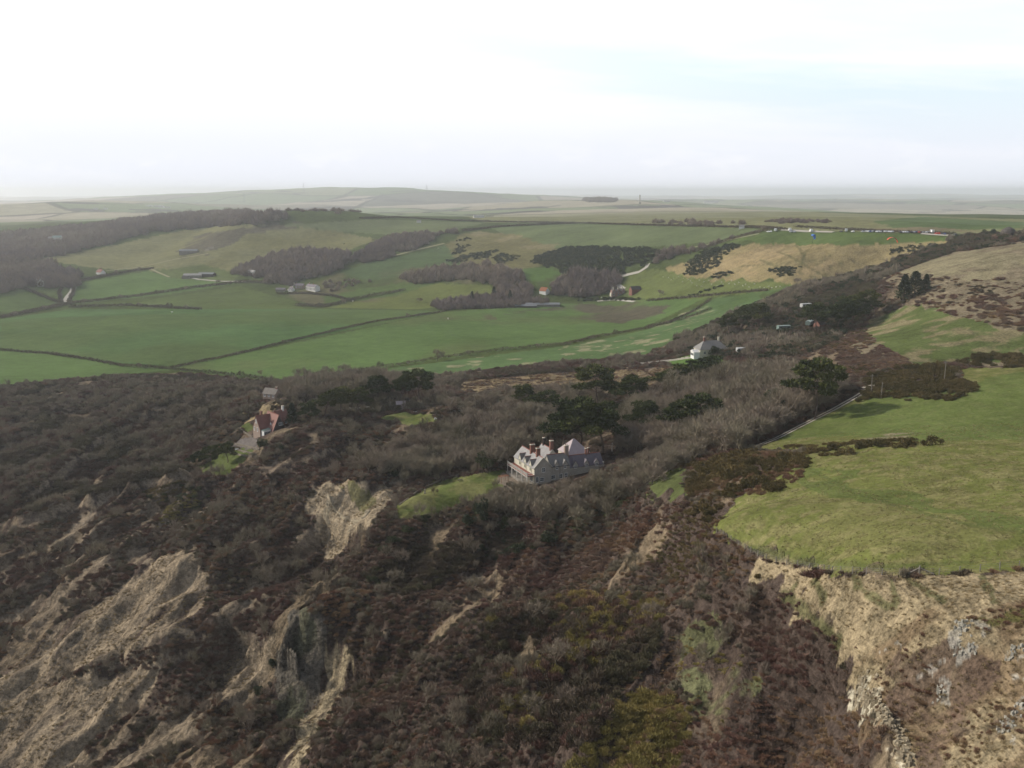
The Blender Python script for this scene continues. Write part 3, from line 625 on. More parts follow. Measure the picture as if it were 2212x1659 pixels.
# ---------------------------------------------------------------- masses: one object each, plants set out by geometry nodes
PROTO = {}
def proto(kind, meshes):
    c = bpy.data.collections.new('kinds_'+kind)
    for k_, me in enumerate(meshes): c.objects.link(bpy.data.objects.new('%s_%02d' % (kind, k_), me))
    PROTO[kind] = (c, len(meshes))
def mass(name, label, cat, kind, P, scl, rot=None):
    c, n_ = PROTO[kind]; N = len(P)
    if N == 0: return
    me = bpy.data.meshes.new(name); me.vertices.add(N); me.vertices.foreach_set('co', np.asarray(P, np.float32).ravel())
    r = np.zeros((N, 3), np.float32); r[:, 2] = rng.uniform(0, 6.28, N); r[:, :2] = rng.normal(size=(N, 2))*.08
    for nm, tp, val, key in (('scl', 'FLOAT_VECTOR', np.asarray(scl, np.float32), 'vector'), ('rot', 'FLOAT_VECTOR', r, 'vector'), ('pick', 'INT', rng.integers(0, n_, N).astype(np.int32), 'value')):
        at = me.attributes.new(nm, tp, 'POINT'); at.data.foreach_set(key, val.ravel())
    o = obj(name, me); setp(o, label, cat, None, 'stuff')
    g = bpy.data.node_groups.new('set_out', 'GeometryNodeTree'); g.interface.new_socket('Geometry', in_out='INPUT', socket_type='NodeSocketGeometry'); g.interface.new_socket('Geometry', in_out='OUTPUT', socket_type='NodeSocketGeometry')
    gi = g.nodes.new('NodeGroupInput'); go = g.nodes.new('NodeGroupOutput'); ip = g.nodes.new('GeometryNodeInstanceOnPoints'); ci = g.nodes.new('GeometryNodeCollectionInfo')
    ci.inputs['Collection'].default_value = c; ci.inputs['Separate Children'].default_value = True; ci.inputs['Reset Children'].default_value = True
    ip.inputs['Pick Instance'].default_value = True
    def na(nm, tp):
        x = g.nodes.new('GeometryNodeInputNamedAttribute'); x.data_type = tp; x.inputs['Name'].default_value = nm; return x.outputs['Attribute']
    g.links.new(gi.outputs[0], ip.inputs['Points']); g.links.new(ci.outputs[0], ip.inputs['Instance'])
    g.links.new(na('pick', 'INT'), ip.inputs['Instance Index']); g.links.new(na('scl', 'FLOAT_VECTOR'), ip.inputs['Scale'])
    er = g.nodes.new('FunctionNodeEulerToRotation'); g.links.new(na('rot', 'FLOAT_VECTOR'), er.inputs[0]); g.links.new(er.outputs[0], ip.inputs['Rotation'])
    g.links.new(ip.outputs[0], go.inputs[0])
    md = o.modifiers.new('set_out', 'NODES'); md.node_group = g
    return o
def scatter(P, spacing, jitter=.5):
    """jittered points inside a photo outline, spaced in metres on the ground"""
    w = world_poly(P) if not isinstance(P, np.ndarray) else P
    lo, hi = w.min(0), w.max(0); gx, gy = np.meshgrid(np.arange(lo[0], hi[0], spacing), np.arange(lo[1], hi[1], spacing))
    gx = gx.ravel()+rng.uniform(-1, 1, gx.size)*spacing*jitter; gy = gy.ravel()+rng.uniform(-1, 1, gy.size)*spacing*jitter
    k_ = inside(w, gx, gy); return gx[k_], gy[k_]
def in_view(x, y, margin=.05): return np.abs(np.arctan2(x, y)) < R(27.6)+margin
def clear_of(x, y, polys):
    ok = np.ones(x.shape, bool)
    for w in polys: ok &= ~inside(w, x, y)
    return ok
def lift(x, y, dz=-.15): return np.stack([x, y, H(x, y)+dz], 1)

proto('scrub', [shrub_mesh('scrub', 'scrub_twigs', lobes=q % 3+4, h=rng.uniform(.7, 1.1)) for q in range(5)])
proto('grey', [shrub_mesh('grey', 'grey_twigs', 560, 1.15, 5, .9, .075, .5) for q in range(5)])
proto('dark', [shrub_mesh('dark', 'dark_twigs', 640, .9, 5, .7, .09, .42) for q in range(5)])
proto('rust', [shrub_mesh('rust', 'rust_twigs', 560, .7, 6, .7, .08, .4) for q in range(4)])
proto('olive', [shrub_mesh('olive', 'olive_twigs', 640, 1., 6, .8, .08, .4) for q in range(4)])
proto('gorse', [leafy_mesh('gorse', 'gorse_leaf', 1100, .8, 9, .12) for q in range(4)])
proto('evergreen', [leafy_mesh('evergreen', 'dark_leaf', 900, 1., 8, .15) for q in range(4)])
proto('tussock', [shrub_mesh('tussock', 'dead_grass', 90, .55, 3, .8, .1, .6) for q in range(4)])
plant('pasture', [(0, (.15, .15, .055)), (.45, (.23, .21, .09)), (1, (.36, .3, .16))], .12)
proto('tuft', [shrub_mesh('tuft', 'pasture', 44, .3, 2, .6, .16, .6) for q in range(3)])
proto('farwood', [shrub_mesh('farwood', 'far_twigs', 420, 1.5, 5, 1., .1, .55) for q in range(5)])
proto('farbush', [leafy_mesh('farbush', 'dark_leaf', 260, .7, 5, .22) for q in range(3)])
def sapling_mesh():
    t_, c_ = bare_tree_mesh(3., 1., (rng.uniform(-.1, .3), 0), forks=4, levels=2, twig=.045, ntw=12, tmat='grey_twigs', stem=.15)
    V = np.empty(len(c_.vertices)*3, np.float32); c_.vertices.foreach_get('co', V); return c_
proto('sapling', [sapling_mesh() for q in range(4)])
# ---------------------------------------------------------------- places that stay clear of bushes
TRW = world_line([(1640,962),(1680,946),(1740,915),(1800,885),(1850,857),(1880,838),(1896,831)])
HOUSE_FOOT = [(1090,1045),(1095,1000),(1180,965),(1330,960),(1335,1000),(1240,1040),(1160,1062),(1100,1062)]
KEEP = EXCL[EXCL0:]+[world_poly(P) for P in (HOUSE_FOOT, [(520,985),(530,905),(600,882),(628,895),(630,925),(606,944),(575,962),(555,985)], [(560,865),(560,838),(600,838),(612,868)])]
WA = [(1085,1078),(1180,1080),(1330,1046),(1440,985),(1490,965),(1510,990),(1400,1055),(1280,1120),(1150,1120),(1040,1118),(1010,1095)]
WB = [(1335,975),(1350,905),(1450,850),(1560,832),(1650,812),(1730,826),(1820,852),(1790,885),(1670,946),(1600,978),(1490,978),(1420,985)]
WC = [(770,1015),(900,955),(1000,922),(1150,905),(1190,930),(1170,962),(1085,1005),(950,1030),(860,1034)]
WD = [(960,890),(1100,855),(1260,850),(1340,875),(1320,895),(1200,905),(1000,915)]
WE = [(610,842),(700,822),(760,816),(880,826),(860,850),(760,858),(640,866)]
wWA, wWB, wWC, wWD, wWE = [world_poly(P) for P in (WA, WB, WC, WD, WE)]
GORSE = [[(1472,1000),(1530,985),(1600,975),(1690,980),(1748,985),(1742,1030),(1700,1048),(1640,1072),(1560,1070),(1480,1066),(1500,1040)],
         [(1488,1100),(1520,1082),(1570,1080),(1582,1105),(1560,1132),(1520,1130)],
         [(1862,865),(1880,815),(1940,792),(2020,782),(2070,795),(2068,815),(2105,835),(2118,848),(2080,860),(1990,868),(1930,856)],
         [(2062,780),(2140,766),(2212,752),(2330,740),(2330,795),(2212,794),(2100,794)]]
gw = [world_poly(P) for P in GORSE]
REG = [  # outline, kinds and weights, share kept, radius range, height
 ([(-200,850),(0,836),(150,820),(270,812),(420,812),(560,830),(560,880),(480,910),(430,990),(330,1040),(150,1080),(-200,1180)], dict(dark=.5, grey=.2, scrub=.3), 1, 1.3, 2.7, .85),
 ([(560,830),(700,822),(860,818),(1000,815),(960,880),(800,890),(640,900),(600,870)], dict(dark=.4, grey=.4, scrub=.2), .8, 1.5, 2.8, 1.),
 ([(890,836),(1150,808),(1330,798),(1480,790),(1440,832),(1300,850),(1180,852),(1000,845)], dict(rust=.5, scrub=.5), .16, .9, 1.7, .7),
 ([(1000,815),(1200,785),(1380,772),(1440,775),(1330,798),(1150,810),(1000,822)], dict(dark=.5, scrub=.4, grey=.1), 1, 1.6, 2.6, 1.),
 ([(1440,775),(1460,735),(1520,690),(1640,655),(1750,610),(1880,556),(2000,525),(2100,500),(2330,480),(2330,512),(2212,520),(2060,548),(1900,602),(1880,680),(1800,740),(1720,772),(1600,775),(1500,760)], dict(dark=.5, evergreen=.16, scrub=.2, grey=.14), 1, 1.6, 3.2, 1.),
 ([(1900,600),(2060,545),(2400,520),(2400,640),(2000,640),(1960,650)], dict(scrub=.5, rust=.3, dark=.2), .22, 1., 2.2, .7),
 ([(1960,645),(2060,620),(2400,620),(2400,745),(2212,720),(2080,690),(2000,665)], dict(scrub=.45, rust=.4, dark=.15), .45, 1., 2.4, .7),
 ([(1720,772),(1800,740),(1880,690),(1870,720),(1920,755),(1980,788),(1900,800),(1860,820),(1740,800)], dict(scrub=.6, rust=.3, gorse=.1), .7, 1., 2., .7),
 ([(1380,1100),(1500,1085),(1548,1142),(1640,1207),(1610,1250),(1560,1230),(1480,1260),(1380,1220),(1300,1180)], dict(rust=.55, scrub=.35, gorse=.1), 1, 1., 2.2, .62),
 ([(1250,1170),(1380,1100),(1300,1190),(1380,1240),(1200,1260),(1100,1290),(1010,1230),(1120,1190)], dict(scrub=.5, rust=.35, grey=.15), 1, 1.1, 2.3, .65),
 ([(1060,1330),(1200,1290),(1330,1270),(1440,1310),(1420,1400),(1340,1500),(1290,1590),(1200,1620),(1050,1600),(1000,1500)], dict(dark=.62, scrub=.3, olive=.08), 1, 1.3, 2.6, 1.15),
 ([(780,1240),(900,1180),(1100,1150),(1180,1190),(1100,1230),(980,1240),(940,1270),(850,1290)], dict(dark=.6, evergreen=.15, grey=.25), 1, 1.4, 2.6, .95),
 ([(1230,1640),(1290,1590),(1340,1510),(1400,1480),(1490,1530),(1500,1600),(1440,1700),(1200,1720)], dict(olive=.85, rust=.15), 1, 1.3, 2.4, 1.),
 ([(1340,1500),(1420,1400),(1480,1330),(1560,1290),(1480,1380),(1440,1480)], dict(rust=.9, scrub=.1), .9, .6, 1.2, .7),
 ([(1430,1380),(1560,1360),(1650,1450),(1660,1500),(1560,1560),(1480,1490)], dict(olive=.5, rust=.5), .45, .6, 1.3, .6),
 ([(1590,1300),(1640,1262),(1735,1290),(1722,1325),(1815,1390),(1800,1450),(1740,1480),(1680,1450),(1600,1390),(1540,1350)], dict(scrub=.95, dark=.05), 1, 1.1, 2., .8),
 ([(1500,1560),(1660,1500),(1760,1490),(1840,1500),(1900,1580),(1940,1720),(1440,1720)], dict(scrub=.5, rust=.5), 1, .95, 2., .5),
 ([(330,1140),(370,1090),(430,1050),(460,1060),(440,1090),(390,1130)], dict(olive=.7, evergreen=.3), 1, .9, 1.7, .7),
 ([(310,1060),(350,1040),(420,1040),(400,1080),(340,1090)], dict(gorse=.4, evergreen=.4, rust=.2), 1, 1., 1.8, .8),
]
regw = [(world_poly(P), k_, kp, a_, b_, h_) for P, k_, kp, a_, b_, h_ in REG]
DEFAULT = (None, dict(scrub=.5, dark=.22, grey=.16, rust=.12), .9, .9, 1.9, .85)
KINDS = ['scrub', 'dark', 'grey', 'rust', 'olive', 'gorse', 'evergreen']
ZONES = [('undercliff', [(-300,1790),(-300,820),(0,820),(560,830),(700,900),(760,1010),(860,1130),(700,1330),(620,1700)]), ('combe', None)]
store = {}
def add_pts(kind, P, scl, zone):
    store.setdefault((zone, kind), []).append((P, scl))
zone0 = world_poly([(-300,1900),(-300,820),(0,820),(560,830),(660,860),(700,960),(860,1130),(740,1330),(640,1800)])
x, y = scatter(w_near, 1.3); r = np.hypot(x, y); k_ = in_view(x, y) & (r > 100)
k_ &= rng.uniform(size=x.size) < np.where(r < 330, 1, np.clip((330/r)**1.5, .3, 1))
x, y = x[k_], y[k_]; k_ = clear_of(x, y, KEEP+gw) & (line_dist(TRW, x, y, 4.)[0] > 3.4); x, y = x[k_], y[k_]; r = np.hypot(x, y)
gap = streak(x, y, 9, 4, 33, .35); sel = fbm(x, y, 28, 3, 71); rnd = rng.uniform(size=x.size)
ri = np.full(x.size, -1)
for q, (w_, *_r) in enumerate(regw): ri[inside(w_, x, y) & (ri < 0)] = q
inwood = np.zeros(x.size, bool)
for w_ in (wWA, wWB, wWC, wWD, wWE): inwood |= inside(w_, x, y)
big = np.clip(r/330, 1, 1.5)
for q in range(-1, len(regw)):
    w_, mixw, kp, a_, b_, h_ = DEFAULT if q < 0 else regw[q]
    m_ = (ri == q) & (rng.uniform(size=x.size) < kp) & (gap < (.6 if kp < 1 else .66)+.1*rng.uniform(size=x.size))
    if q < 0: m_ &= ~inwood | (rng.uniform(size=x.size) < .5)
    idx = np.nonzero(m_)[0]
    if not len(idx): continue
    names = list(mixw); cw = np.cumsum([mixw[k2] for k2 in names])
    t_ = np.clip((sel[idx]-.5)*1.7+.5+(rnd[idx]-.5)*.75, 0, .999)*cw[-1]
    kind = np.searchsorted(cw, t_, side='right')
    sz = .92*(a_+(b_-a_)*rng.uniform(size=len(idx))**1.8)*(.75+.5*fbm(x[idx], y[idx], 11, 2, 44))
    z_ = inside(zone0, x[idx], y[idx])
    for kk, nm in enumerate(names):
        for zn in (True, False):
            e = idx[(kind == kk) & (z_ == zn)]
            if not len(e): continue
            s_ = sz[(kind == kk) & (z_ == zn)]*big[e]*np.where(inwood[e], 1.45, 1)
            add_pts(nm, lift(x[e], y[e]), np.stack([s_, s_, s_*h_*.78*rng.uniform(.7, 1.3, len(e))*(1.45 if nm == 'grey' else 1)], 1), 'undercliff' if zn else 'slope')
x, y = scatter(w_under, 8., .9); k_ = in_view(x, y) & (np.hypot(x, y) > 130) & (fbm(x, y, 30, 3, 85) > .46); x, y = x[k_], y[k_]; k_ = clear_of(x, y, KEEP+gw); x, y = x[k_], y[k_]; s_ = rng.uniform(1.2, 2.6, x.size)
mass('bare_saplings', 'tall grey brown saplings standing out of the undercliff thicket', 'saplings', 'sapling', lift(x, y), np.stack([s_*.8, s_*.8, s_*1.25], 1))
TXT = {('undercliff','scrub'): 'purple brown leafless thorn scrub covering the broken undercliff', ('slope','scrub'): 'purple brown leafless scrub on the slopes around the stone house',
 ('undercliff','dark'): 'dark grey brown blackthorn thicket over the seaward undercliff', ('slope','dark'): 'dark winter thicket in the hollows below and behind the stone house',
 ('undercliff','grey'): 'pale grey bare saplings dotted through the undercliff thicket', ('slope','grey'): 'grey bare undergrowth filling the woods round the stone house',
 ('undercliff','rust'): 'rust coloured dead bracken on the seaward slips', ('slope','rust'): 'rusty dead bracken and bramble below the fenced field',
 ('undercliff','olive'): 'olive yellow bushes on the ledge below the pines', ('slope','olive'): 'olive yellow willow scrub at the foot of the bracken slope',
 ('undercliff','gorse'): 'dark gorse scattered through the undercliff', ('slope','gorse'): 'brown green gorse scattered over the hillside bracken',
 ('undercliff','evergreen'): 'dark ivy covered shrubs scattered on the undercliff ledges', ('slope','evergreen'): 'dark evergreen undergrowth below the lawn of the stone house'}
NM = dict(scrub='thorn_scrub', dark='blackthorn_thicket', grey='bare_undergrowth', rust='dead_bracken', olive='willow_scrub', gorse='gorse_scrub', evergreen='evergreen_undergrowth')
for (zn, kd), L in store.items():
    mass(NM[kd], TXT[(zn, kd)], 'scrub', kd, np.concatenate([p for p, s_ in L]), np.concatenate([s_ for p, s_ in L]))
# gorse thickets beside the right-hand field
for w_, tt in zip(gw, ('wide brown green gorse thicket spreading between the wood and the bright field', 'small gorse thicket at the fence corner of the bright field', 'large gorse thicket at the top of the bright field beside the track junction', 'gorse belt along the top edge of the bright field')):
    x, y = scatter(np.array([w_.mean(0)+(q-w_.mean(0))*1.08 for q in w_]), 2.1, .8); k_ = inside(w_, x+(fbm(x, y, 8, 3, 91)-.5)*14, y+(fbm(x, y, 8, 3, 92)-.5)*14); x, y = x[k_], y[k_]; k_ = fbm(x, y, 9, 3, 55) > .36; x, y = x[k_], y[k_]; s_ = rng.uniform(1., 2.3, x.size)*(.7+.7*fbm(x, y, 7, 2, 5))
    mass('gorse_thicket', tt, 'gorse', 'gorse', lift(x, y), np.stack([s_, s_, s_*rng.uniform(.9, 1.35, x.size)], 1))
x, y = scatter(gw[0], 2.); k_ = fbm(x, y, 9, 3, 55) < .45; x, y = x[k_], y[k_]; s_ = rng.uniform(.8, 1.5, x.size)
mass('dead_bracken', 'mauve dead bracken growing through the wide gorse thicket', 'bracken', 'rust', lift(x, y), np.stack([s_, s_, s_*1.1], 1))
# tussocks of dead grass on the tan slope, slips and open ground
wt = world_poly(TAN); x, y = scatter(wt, 1.15); k_ = in_view(x, y, .04) & (np.hypot(x, y) > 100) & (fbm(x, y, 5, 3, 8) > .34); x, y = x[k_], y[k_]; s_ = rng.uniform(.35, .85, x.size)
mass('tussock_grass', 'pale tan tussock grass on the steep slope below the field fence', 'grass', 'tussock', lift(x, y, -.08), np.stack([s_, s_, s_*.6], 1))
low = world_poly([(1840,1400),(2000,1330),(2212,1300),(2360,1300),(2360,1700),(1960,1700),(1880,1540)])
x, y = scatter(low, 1.5); k_ = in_view(x, y, .04) & (fbm(x, y, 6, 3, 18) > .56); x, y = x[k_], y[k_]; s_ = rng.uniform(.4, 1., x.size)
mass('dead_bracken', 'brown bracken and bramble on the chalky slope', 'bracken', 'rust', lift(x, y, -.1), np.stack([s_, s_, s_*.7], 1))
x, y = scatter(RF, .95); k_ = in_view(x, y, .04) & (fbm(x, y, 2.5, 3, 19) > .5) & (np.hypot(x, y) < 330); x, y = x[k_], y[k_]; s_ = rng.uniform(.3, .7, x.size)
mass('pasture_grass', 'short tufted pasture grass of the bright field', 'grass', 'tuft', lift(x, y, -.03), np.stack([s_, s_, s_*.4], 1))
bx_, by_ = scatter([(1690,962),(1760,964),(1860,952),(1975,950),(1980,966),(1900,972),(1800,985),(1740,985)], 1.3); k_ = fbm(bx_, by_, 5, 3, 66) > .47; bx_, by_ = bx_[k_], by_[k_]; s_ = rng.uniform(.5, 1.5, bx_.size)
mass('bank_scrub', 'low uneven scrub along the bank across the bright field', 'scrub', 'gorse', lift(bx_, by_), np.stack([s_*1.3, s_, s_*.9], 1))
for w_, n0 in ((wt, 400), ): pass
px, py = [], []
for P in (SAND1, SAND2, SC1, SC2B, SC2A, [(890,836),(1150,810),(1330,800),(1480,790),(1440,832),(1300,850),(1000,845)]):
    a_, b_ = scatter(P, 1.7); k_ = in_view(a_, b_) & (fbm(a_, b_, 7, 3, 28) > .47); px.append(a_[k_]); py.append(b_[k_])
x, y = np.concatenate(px), np.concatenate(py); s_ = rng.uniform(.4, .9, x.size)
mass('slip_grass', 'thin dead grass on the bare sandy slips and reed beds', 'grass', 'tussock', lift(x, y, -.05), np.stack([s_, s_, s_*.8], 1))

# ---------------------------------------------------------------- far woods and gorse, each one mass
def far_wood(name, label, P, sp, s0, s1, hf, kind='farwood', thin=None):
    x, y = scatter(P, sp)
    q0, q1 = (fbm(x, y, 45, 3, 47)-.5)*sp*9, (fbm(x, y, 45, 3, 49)-.5)*sp*9
    k_ = in_view(x, y, .05) & inside(world_poly(P), x+q0, y+q1)
    if thin: k_ &= fbm(x, y, thin[0], 3, 38) > thin[1]
    x, y = x[k_], y[k_]; s_ = rng.uniform(s0, s1, x.size)
    s_ = s_*(.7+.6*fbm(x, y, 30, 3, 57)); mass(name, label, 'woodland' if kind == 'farwood' else 'gorse', kind, lift(x, y, -.3), np.stack([s_, s_, s_*hf*rng.uniform(.8, 1.2, x.size)], 1))
far_wood('bare_woodland', 'long bare wood covering the ridge above the pale hillside', [(-250,560),(-250,512),(0,512),(120,497),(300,478),(420,463),(520,462),(640,468),(560,486),(430,492),(320,508),(220,537),(110,558),(60,567),(-100,600)], 8, 5, 8, 1.15)
far_wood('bare_woodland', 'bare wood on the valley floor by the white cottages', [(-250,600),(-100,596),(60,568),(120,572),(190,603),(175,620),(80,628),(0,637),(-250,650)], 7, 4.5, 7.5, 1.15)
far_wood('bare_woodland', 'round bare wood behind the long white farmhouse', [(498,594),(560,556),(620,545),(740,547),(792,550),(745,578),(690,602),(610,622),(560,606)], 6.5, 4.5, 7, 1.2)
far_wood('bare_woodland', 'tree belt climbing from the farmhouse wood to the plateau field', [(815,522),(870,508),(960,502),(1000,499),(930,527),(830,562),(785,578),(775,555)], 6.5, 4, 6, 1.1)
far_wood('bare_woodland', 'curved bare wood in the middle of the valley', [(860,603),(960,582),(1060,572),(1120,592),(1150,622),(1140,652),(1080,656),(1010,656),(1070,640),(1060,615),(1000,606),(900,615)], 6, 3.5, 6, 1.2)
far_wood('dark_gorse_bank', 'dark gorse covering the steep bank under the plateau field', [(1150,562),(1200,538),(1260,533),(1400,537),(1440,547),(1410,580),(1320,605),(1290,598),(1220,592),(1155,570)], 5, 3, 5, 1., 'farbush')
far_wood('bare_woodland', 'bare wood on the slope beside the tall brick manor', [(1186,620),(1250,585),(1330,592),(1345,610),(1320,632),(1280,642),(1190,640)], 5.5, 3.5, 6, 1.2)
far_wood('dark_gorse_bank', 'dark gorse on the near end of the tan combe', [(1462,584),(1500,548),(1560,530),(1602,531),(1562,560),(1560,575),(1520,592),(1480,597)], 4.5, 2.5, 4, .9, 'farbush')
far_wood('bare_woodland', 'bare trees along the head of the combe by the white road', [(1400,545),(1440,530),(1540,528),(1600,510),(1500,545),(1450,560),(1400,580)], 6, 3, 5, 1.2)
for P, tt in (([(1648,592),(1680,577),(1732,577),(1712,596),(1660,602)], 'oval gorse patch in the middle of the tan combe'), ([(1530,600),(1550,590),(1592,583),(1585,593),(1540,604)], 'thin gorse patch low in the tan combe'),
              ([(1918,543),(1975,523),(2045,521),(1990,540),(1930,550)], 'gorse patch below the red paraglider'), ([(1758,612),(1830,586),(1842,588),(1780,614)], 'long gorse strip at the right foot of the tan combe'), ([(1470,640),(1560,614),(1568,618),(1480,645)], 'gorse strip across the sheep pasture'), ([(1190,652),(1320,640),(1400,640),(1400,648),(1300,650)], 'dark scrub along the brook below the brick manor')):
    far_wood('dark_gorse_patch', tt, P, 3.5, 2, 3.4, .8, 'farbush')
far_wood('dark_gorse_bank', 'broken dark gorse on the slope left of the gorse bank', [(985,520),(1020,508),(1120,545),(1125,565),(1060,580),(985,585),(960,560)], 4.5, 2, 3.6, .8, 'farbush', (45, .5))
far_wood('bare_woodland', 'thin scrub and trees round the fields below the curved wood', [(700,600),(860,612),(880,630),(860,640),(740,655),(690,640)], 7, 2, 4, 1.1, 'farwood', (60, .5))
far_wood('bare_woodland', 'grey bare trees along the stream below the curved wood', [(930,660),(1010,645),(1100,645),(1190,650),(1180,660),(1080,668),(960,672)], 5.5, 3, 5, 1.3)
far_wood('dark_gorse_patch', 'low scrub scattered over the downland hillside', [(440,575),(560,505),(815,518),(640,545),(500,592)], 14, 1.6, 3.4, .7, 'farbush', (110, .56))
far_wood('bare_woodland', 'bare trees along the far plateau hedge', [(1380,484),(1440,478),(1560,480),(1640,488),(1560,490)], 14, 4, 7, .8)
far_wood('bare_woodland', 'dark scrub on the plateau behind the car park', [(1650,478),(1690,474),(1800,478),(1790,484),(1680,484)], 9, 2.5, 4.5, .7)
far_wood('bare_woodland', 'far copse on the skyline hill', [(1258,434),(1290,430),(1332,433),(1330,437),(1262,438)], 14, 8, 12, .9)
far_wood('bare_woodland', 'far dark wood in the gap behind the ridge wood', [(580,457),(640,452),(770,452),(780,460),(640,464)], 22, 5, 8, .6)

# ---------------------------------------------------------------- hedges
def hedge(label, P, wd_=1.8, ht=1.8, per=16, gaps=0):
    L = world_line(P, 5); seg = np.hypot(*np.diff(L, axis=0).T); tot = seg.sum(); N = int(min(tot*per, 26000))
    u = np.sort(rng.uniform(0, tot, N)); cs = np.r_[0, np.cumsum(seg)]; x = np.interp(u, cs, L[:, 0]); y = np.interp(u, cs, L[:, 1])
    hh = ht*(.55+.9*fbm(u, u*0, 14, 3, len(P)*7+int(tot) % 50)); ww = wd_*(.6+.8*fbm(u, u*0+9, 18, 3, 3))
    x = x+rng.normal(size=N)*ww*.5; y = y+rng.normal(size=N)*ww*.5; zz_ = rng.uniform(0, 1, N)**.8*hh
    c0 = L[len(L)//2]; o0 = np.array([c0[0], c0[1], float(H(c0[0], c0[1]))])
    C = np.stack([x, y, H(x, y)+zz_*.75], 1)-o0
    D = rng.normal(size=(N, 3))+np.array([0, 0, .8]); k2 = np.hypot(*c0)/700
    V, F_ = slivers(C, D, rng.uniform(.6, 1.2, N)*.9*max(k2, .7), rng.uniform(.5, 1.1, N)*.55*max(k2, .7))
    me = mesh_from('hedge', V, None, F_); me.materials.append(MATS['hedge_twigs'])
    o = obj('hedge', me); o.location = o0; setp(o, label, 'hedge', 'field hedges')
for tt, P, a_, b_ in (
 ('dark hedge running from the picture edge down to the hedge junction', [(-60,752),(0,757),(100,764),(200,779),(270,792),(360,797)], 2.6, 2.2),
 ('short dark hedge from the hedge junction towards the red roofed house', [(362,797),(460,806),(560,818),(600,826)], 2.6, 2.2),
 ('straight dark hedge climbing from the hedge junction across the green fields', [(370,795),(500,768),(650,732),(800,697),(962,673)], 2., 1.8),
 ('long curving hedge with a few lone trees below the large green field', [(690,820),(760,803),(860,790),(960,773),(1100,755),(1220,745),(1290,728),(1400,710),(1405,705),(1480,690),(1535,668)], 3., 2.4),
 ('thick dark hedge along the lane past the white road', [(-60,694),(0,687),(80,672),(160,655),(300,640),(420,622),(520,610),(590,612)], 4.5, 3.4),
 ('scrubby hedge with trees along the brow of the big field', [(150,664),(280,661),(350,665),(432,669)], 3.5, 3.5),
 ('hedge slanting down to the white road', [(48,622),(90,640),(132,655)], 3.5, 3.), ('hedge beside the white road on its uphill side', [(140,610),(128,632),(132,652)], 2., 1.6), ('dark bank hedge on the far side of the white road', [(162,612),(158,632),(148,652)], 2., 1.6),
 ('hedge below the small white cottage with twin chimneys', [(150,612),(215,599),(290,585),(332,580)], 3., 2.8),
 ('tall hedge under the olive field by the farmhouse', [(640,661),(700,664),(780,645),(872,628)], 4, 4), ('hedge in front of the long white farmhouse', [(600,636),(660,634),(720,640),(760,650)], 3, 2.5),
 ('thin dark hedge on the top edge of the plateau field', [(1000,499),(1080,490),(1180,485),(1242,483)], 3.5, 2.6), ('far hedge line crossing the skyline plateau', [(780,472),(860,470),(980,477),(1100,480),(1242,482)], 3., 1.8),
 ('hedge dropping from the car park to the combe head', [(1662,497),(1620,506),(1560,524),(1500,545)], 4, 3), ('straight far hedge behind the plateau field', [(1242,482),(1400,487),(1640,492),(1700,496)], 3., 2.), ('hedge behind the row of parked cars', [(1720,490),(1820,496),(1990,503),(2060,506)], 3, 1.8),
 ('dark hedge bank under the sheep pasture', [(1400,650),(1500,642),(1560,636),(1620,630),(1660,628)], 2.6, 2.), ('winding hedge round the top of the ploughed field', [(1400,708),(1440,700),(1500,672),(1535,648)], 2.4, 2.), ('hedge below the white cottage garden', [(1330,782),(1420,772),(1500,760),(1540,758)], 2., 1.8), ('hedge enclosing the garden paddock of the white cottage', [(1440,800),(1500,800),(1560,792),(1580,780)], 1.6, 1.4),
 ('dark clipped hedge behind the small upper lawn', [(815,880),(850,884),(900,881),(945,888)], 1.5, 1.8)): hedge(tt, P, a_, b_)

# ---------------------------------------------------------------- trees one can tell apart
def tree_proto(name, t_me, c_me):
    o = thing(name, 'tree', 'tree'); obj('trunk', t_me, o); obj('crown', c_me, o); note_kids(o); return o
BARE = []
for q, (ln, mt) in enumerate((((.25, .1), 'grey_twigs'), ((.35, .05), 'grey_twigs'), ((.15, -.1), 'dark_twigs'), ((.3, 0), 'grey_twigs'), ((.1, .1), 'grey_twigs'))):
    t_, c_ = bare_tree_mesh(9, rng.uniform(.85, 1.15), ln, forks=4, levels=3, twig=.1, ntw=11, tmat=mt, stem=rng.uniform(.14, .26)); BARE.append((t_, c_))
PINE = [pine_mesh(14, 6, 17, .42, .42, (rng.uniform(-.1, .25), rng.uniform(-.1, .1)), 210, size=.75) for q in range(4)]
CON = [conifer_mesh(12, 3, 1700), conifer_mesh(12, 4, 1700, shape=.55)]
EVER = []
for q in range(3):
    V, F_ = tubes([(Vector((0, 0, -.3)), Vector((.1, 0, 1.6)), .2, .1), (Vector((.1, 0, 1.)), Vector((1, .4, 2)), .12, .06), (Vector((.1, 0, 1.)), Vector((-.9, .2, 2)), .12, .06)])
    tm = mesh_from('trunk', V, F_); tm.materials.append(MATS['bark']); cm_ = leafy_mesh('crown', 'dark_leaf', 1500, 1.35, 10, .12); 
    co_ = np.empty(len(cm_.vertices)*3, np.float32); cm_.vertices.foreach_get('co', co_); co_ *= 3; cm_.vertices.foreach_set('co', co_); cm_.update(); EVER.append((tm, cm_))
FIRST = {}
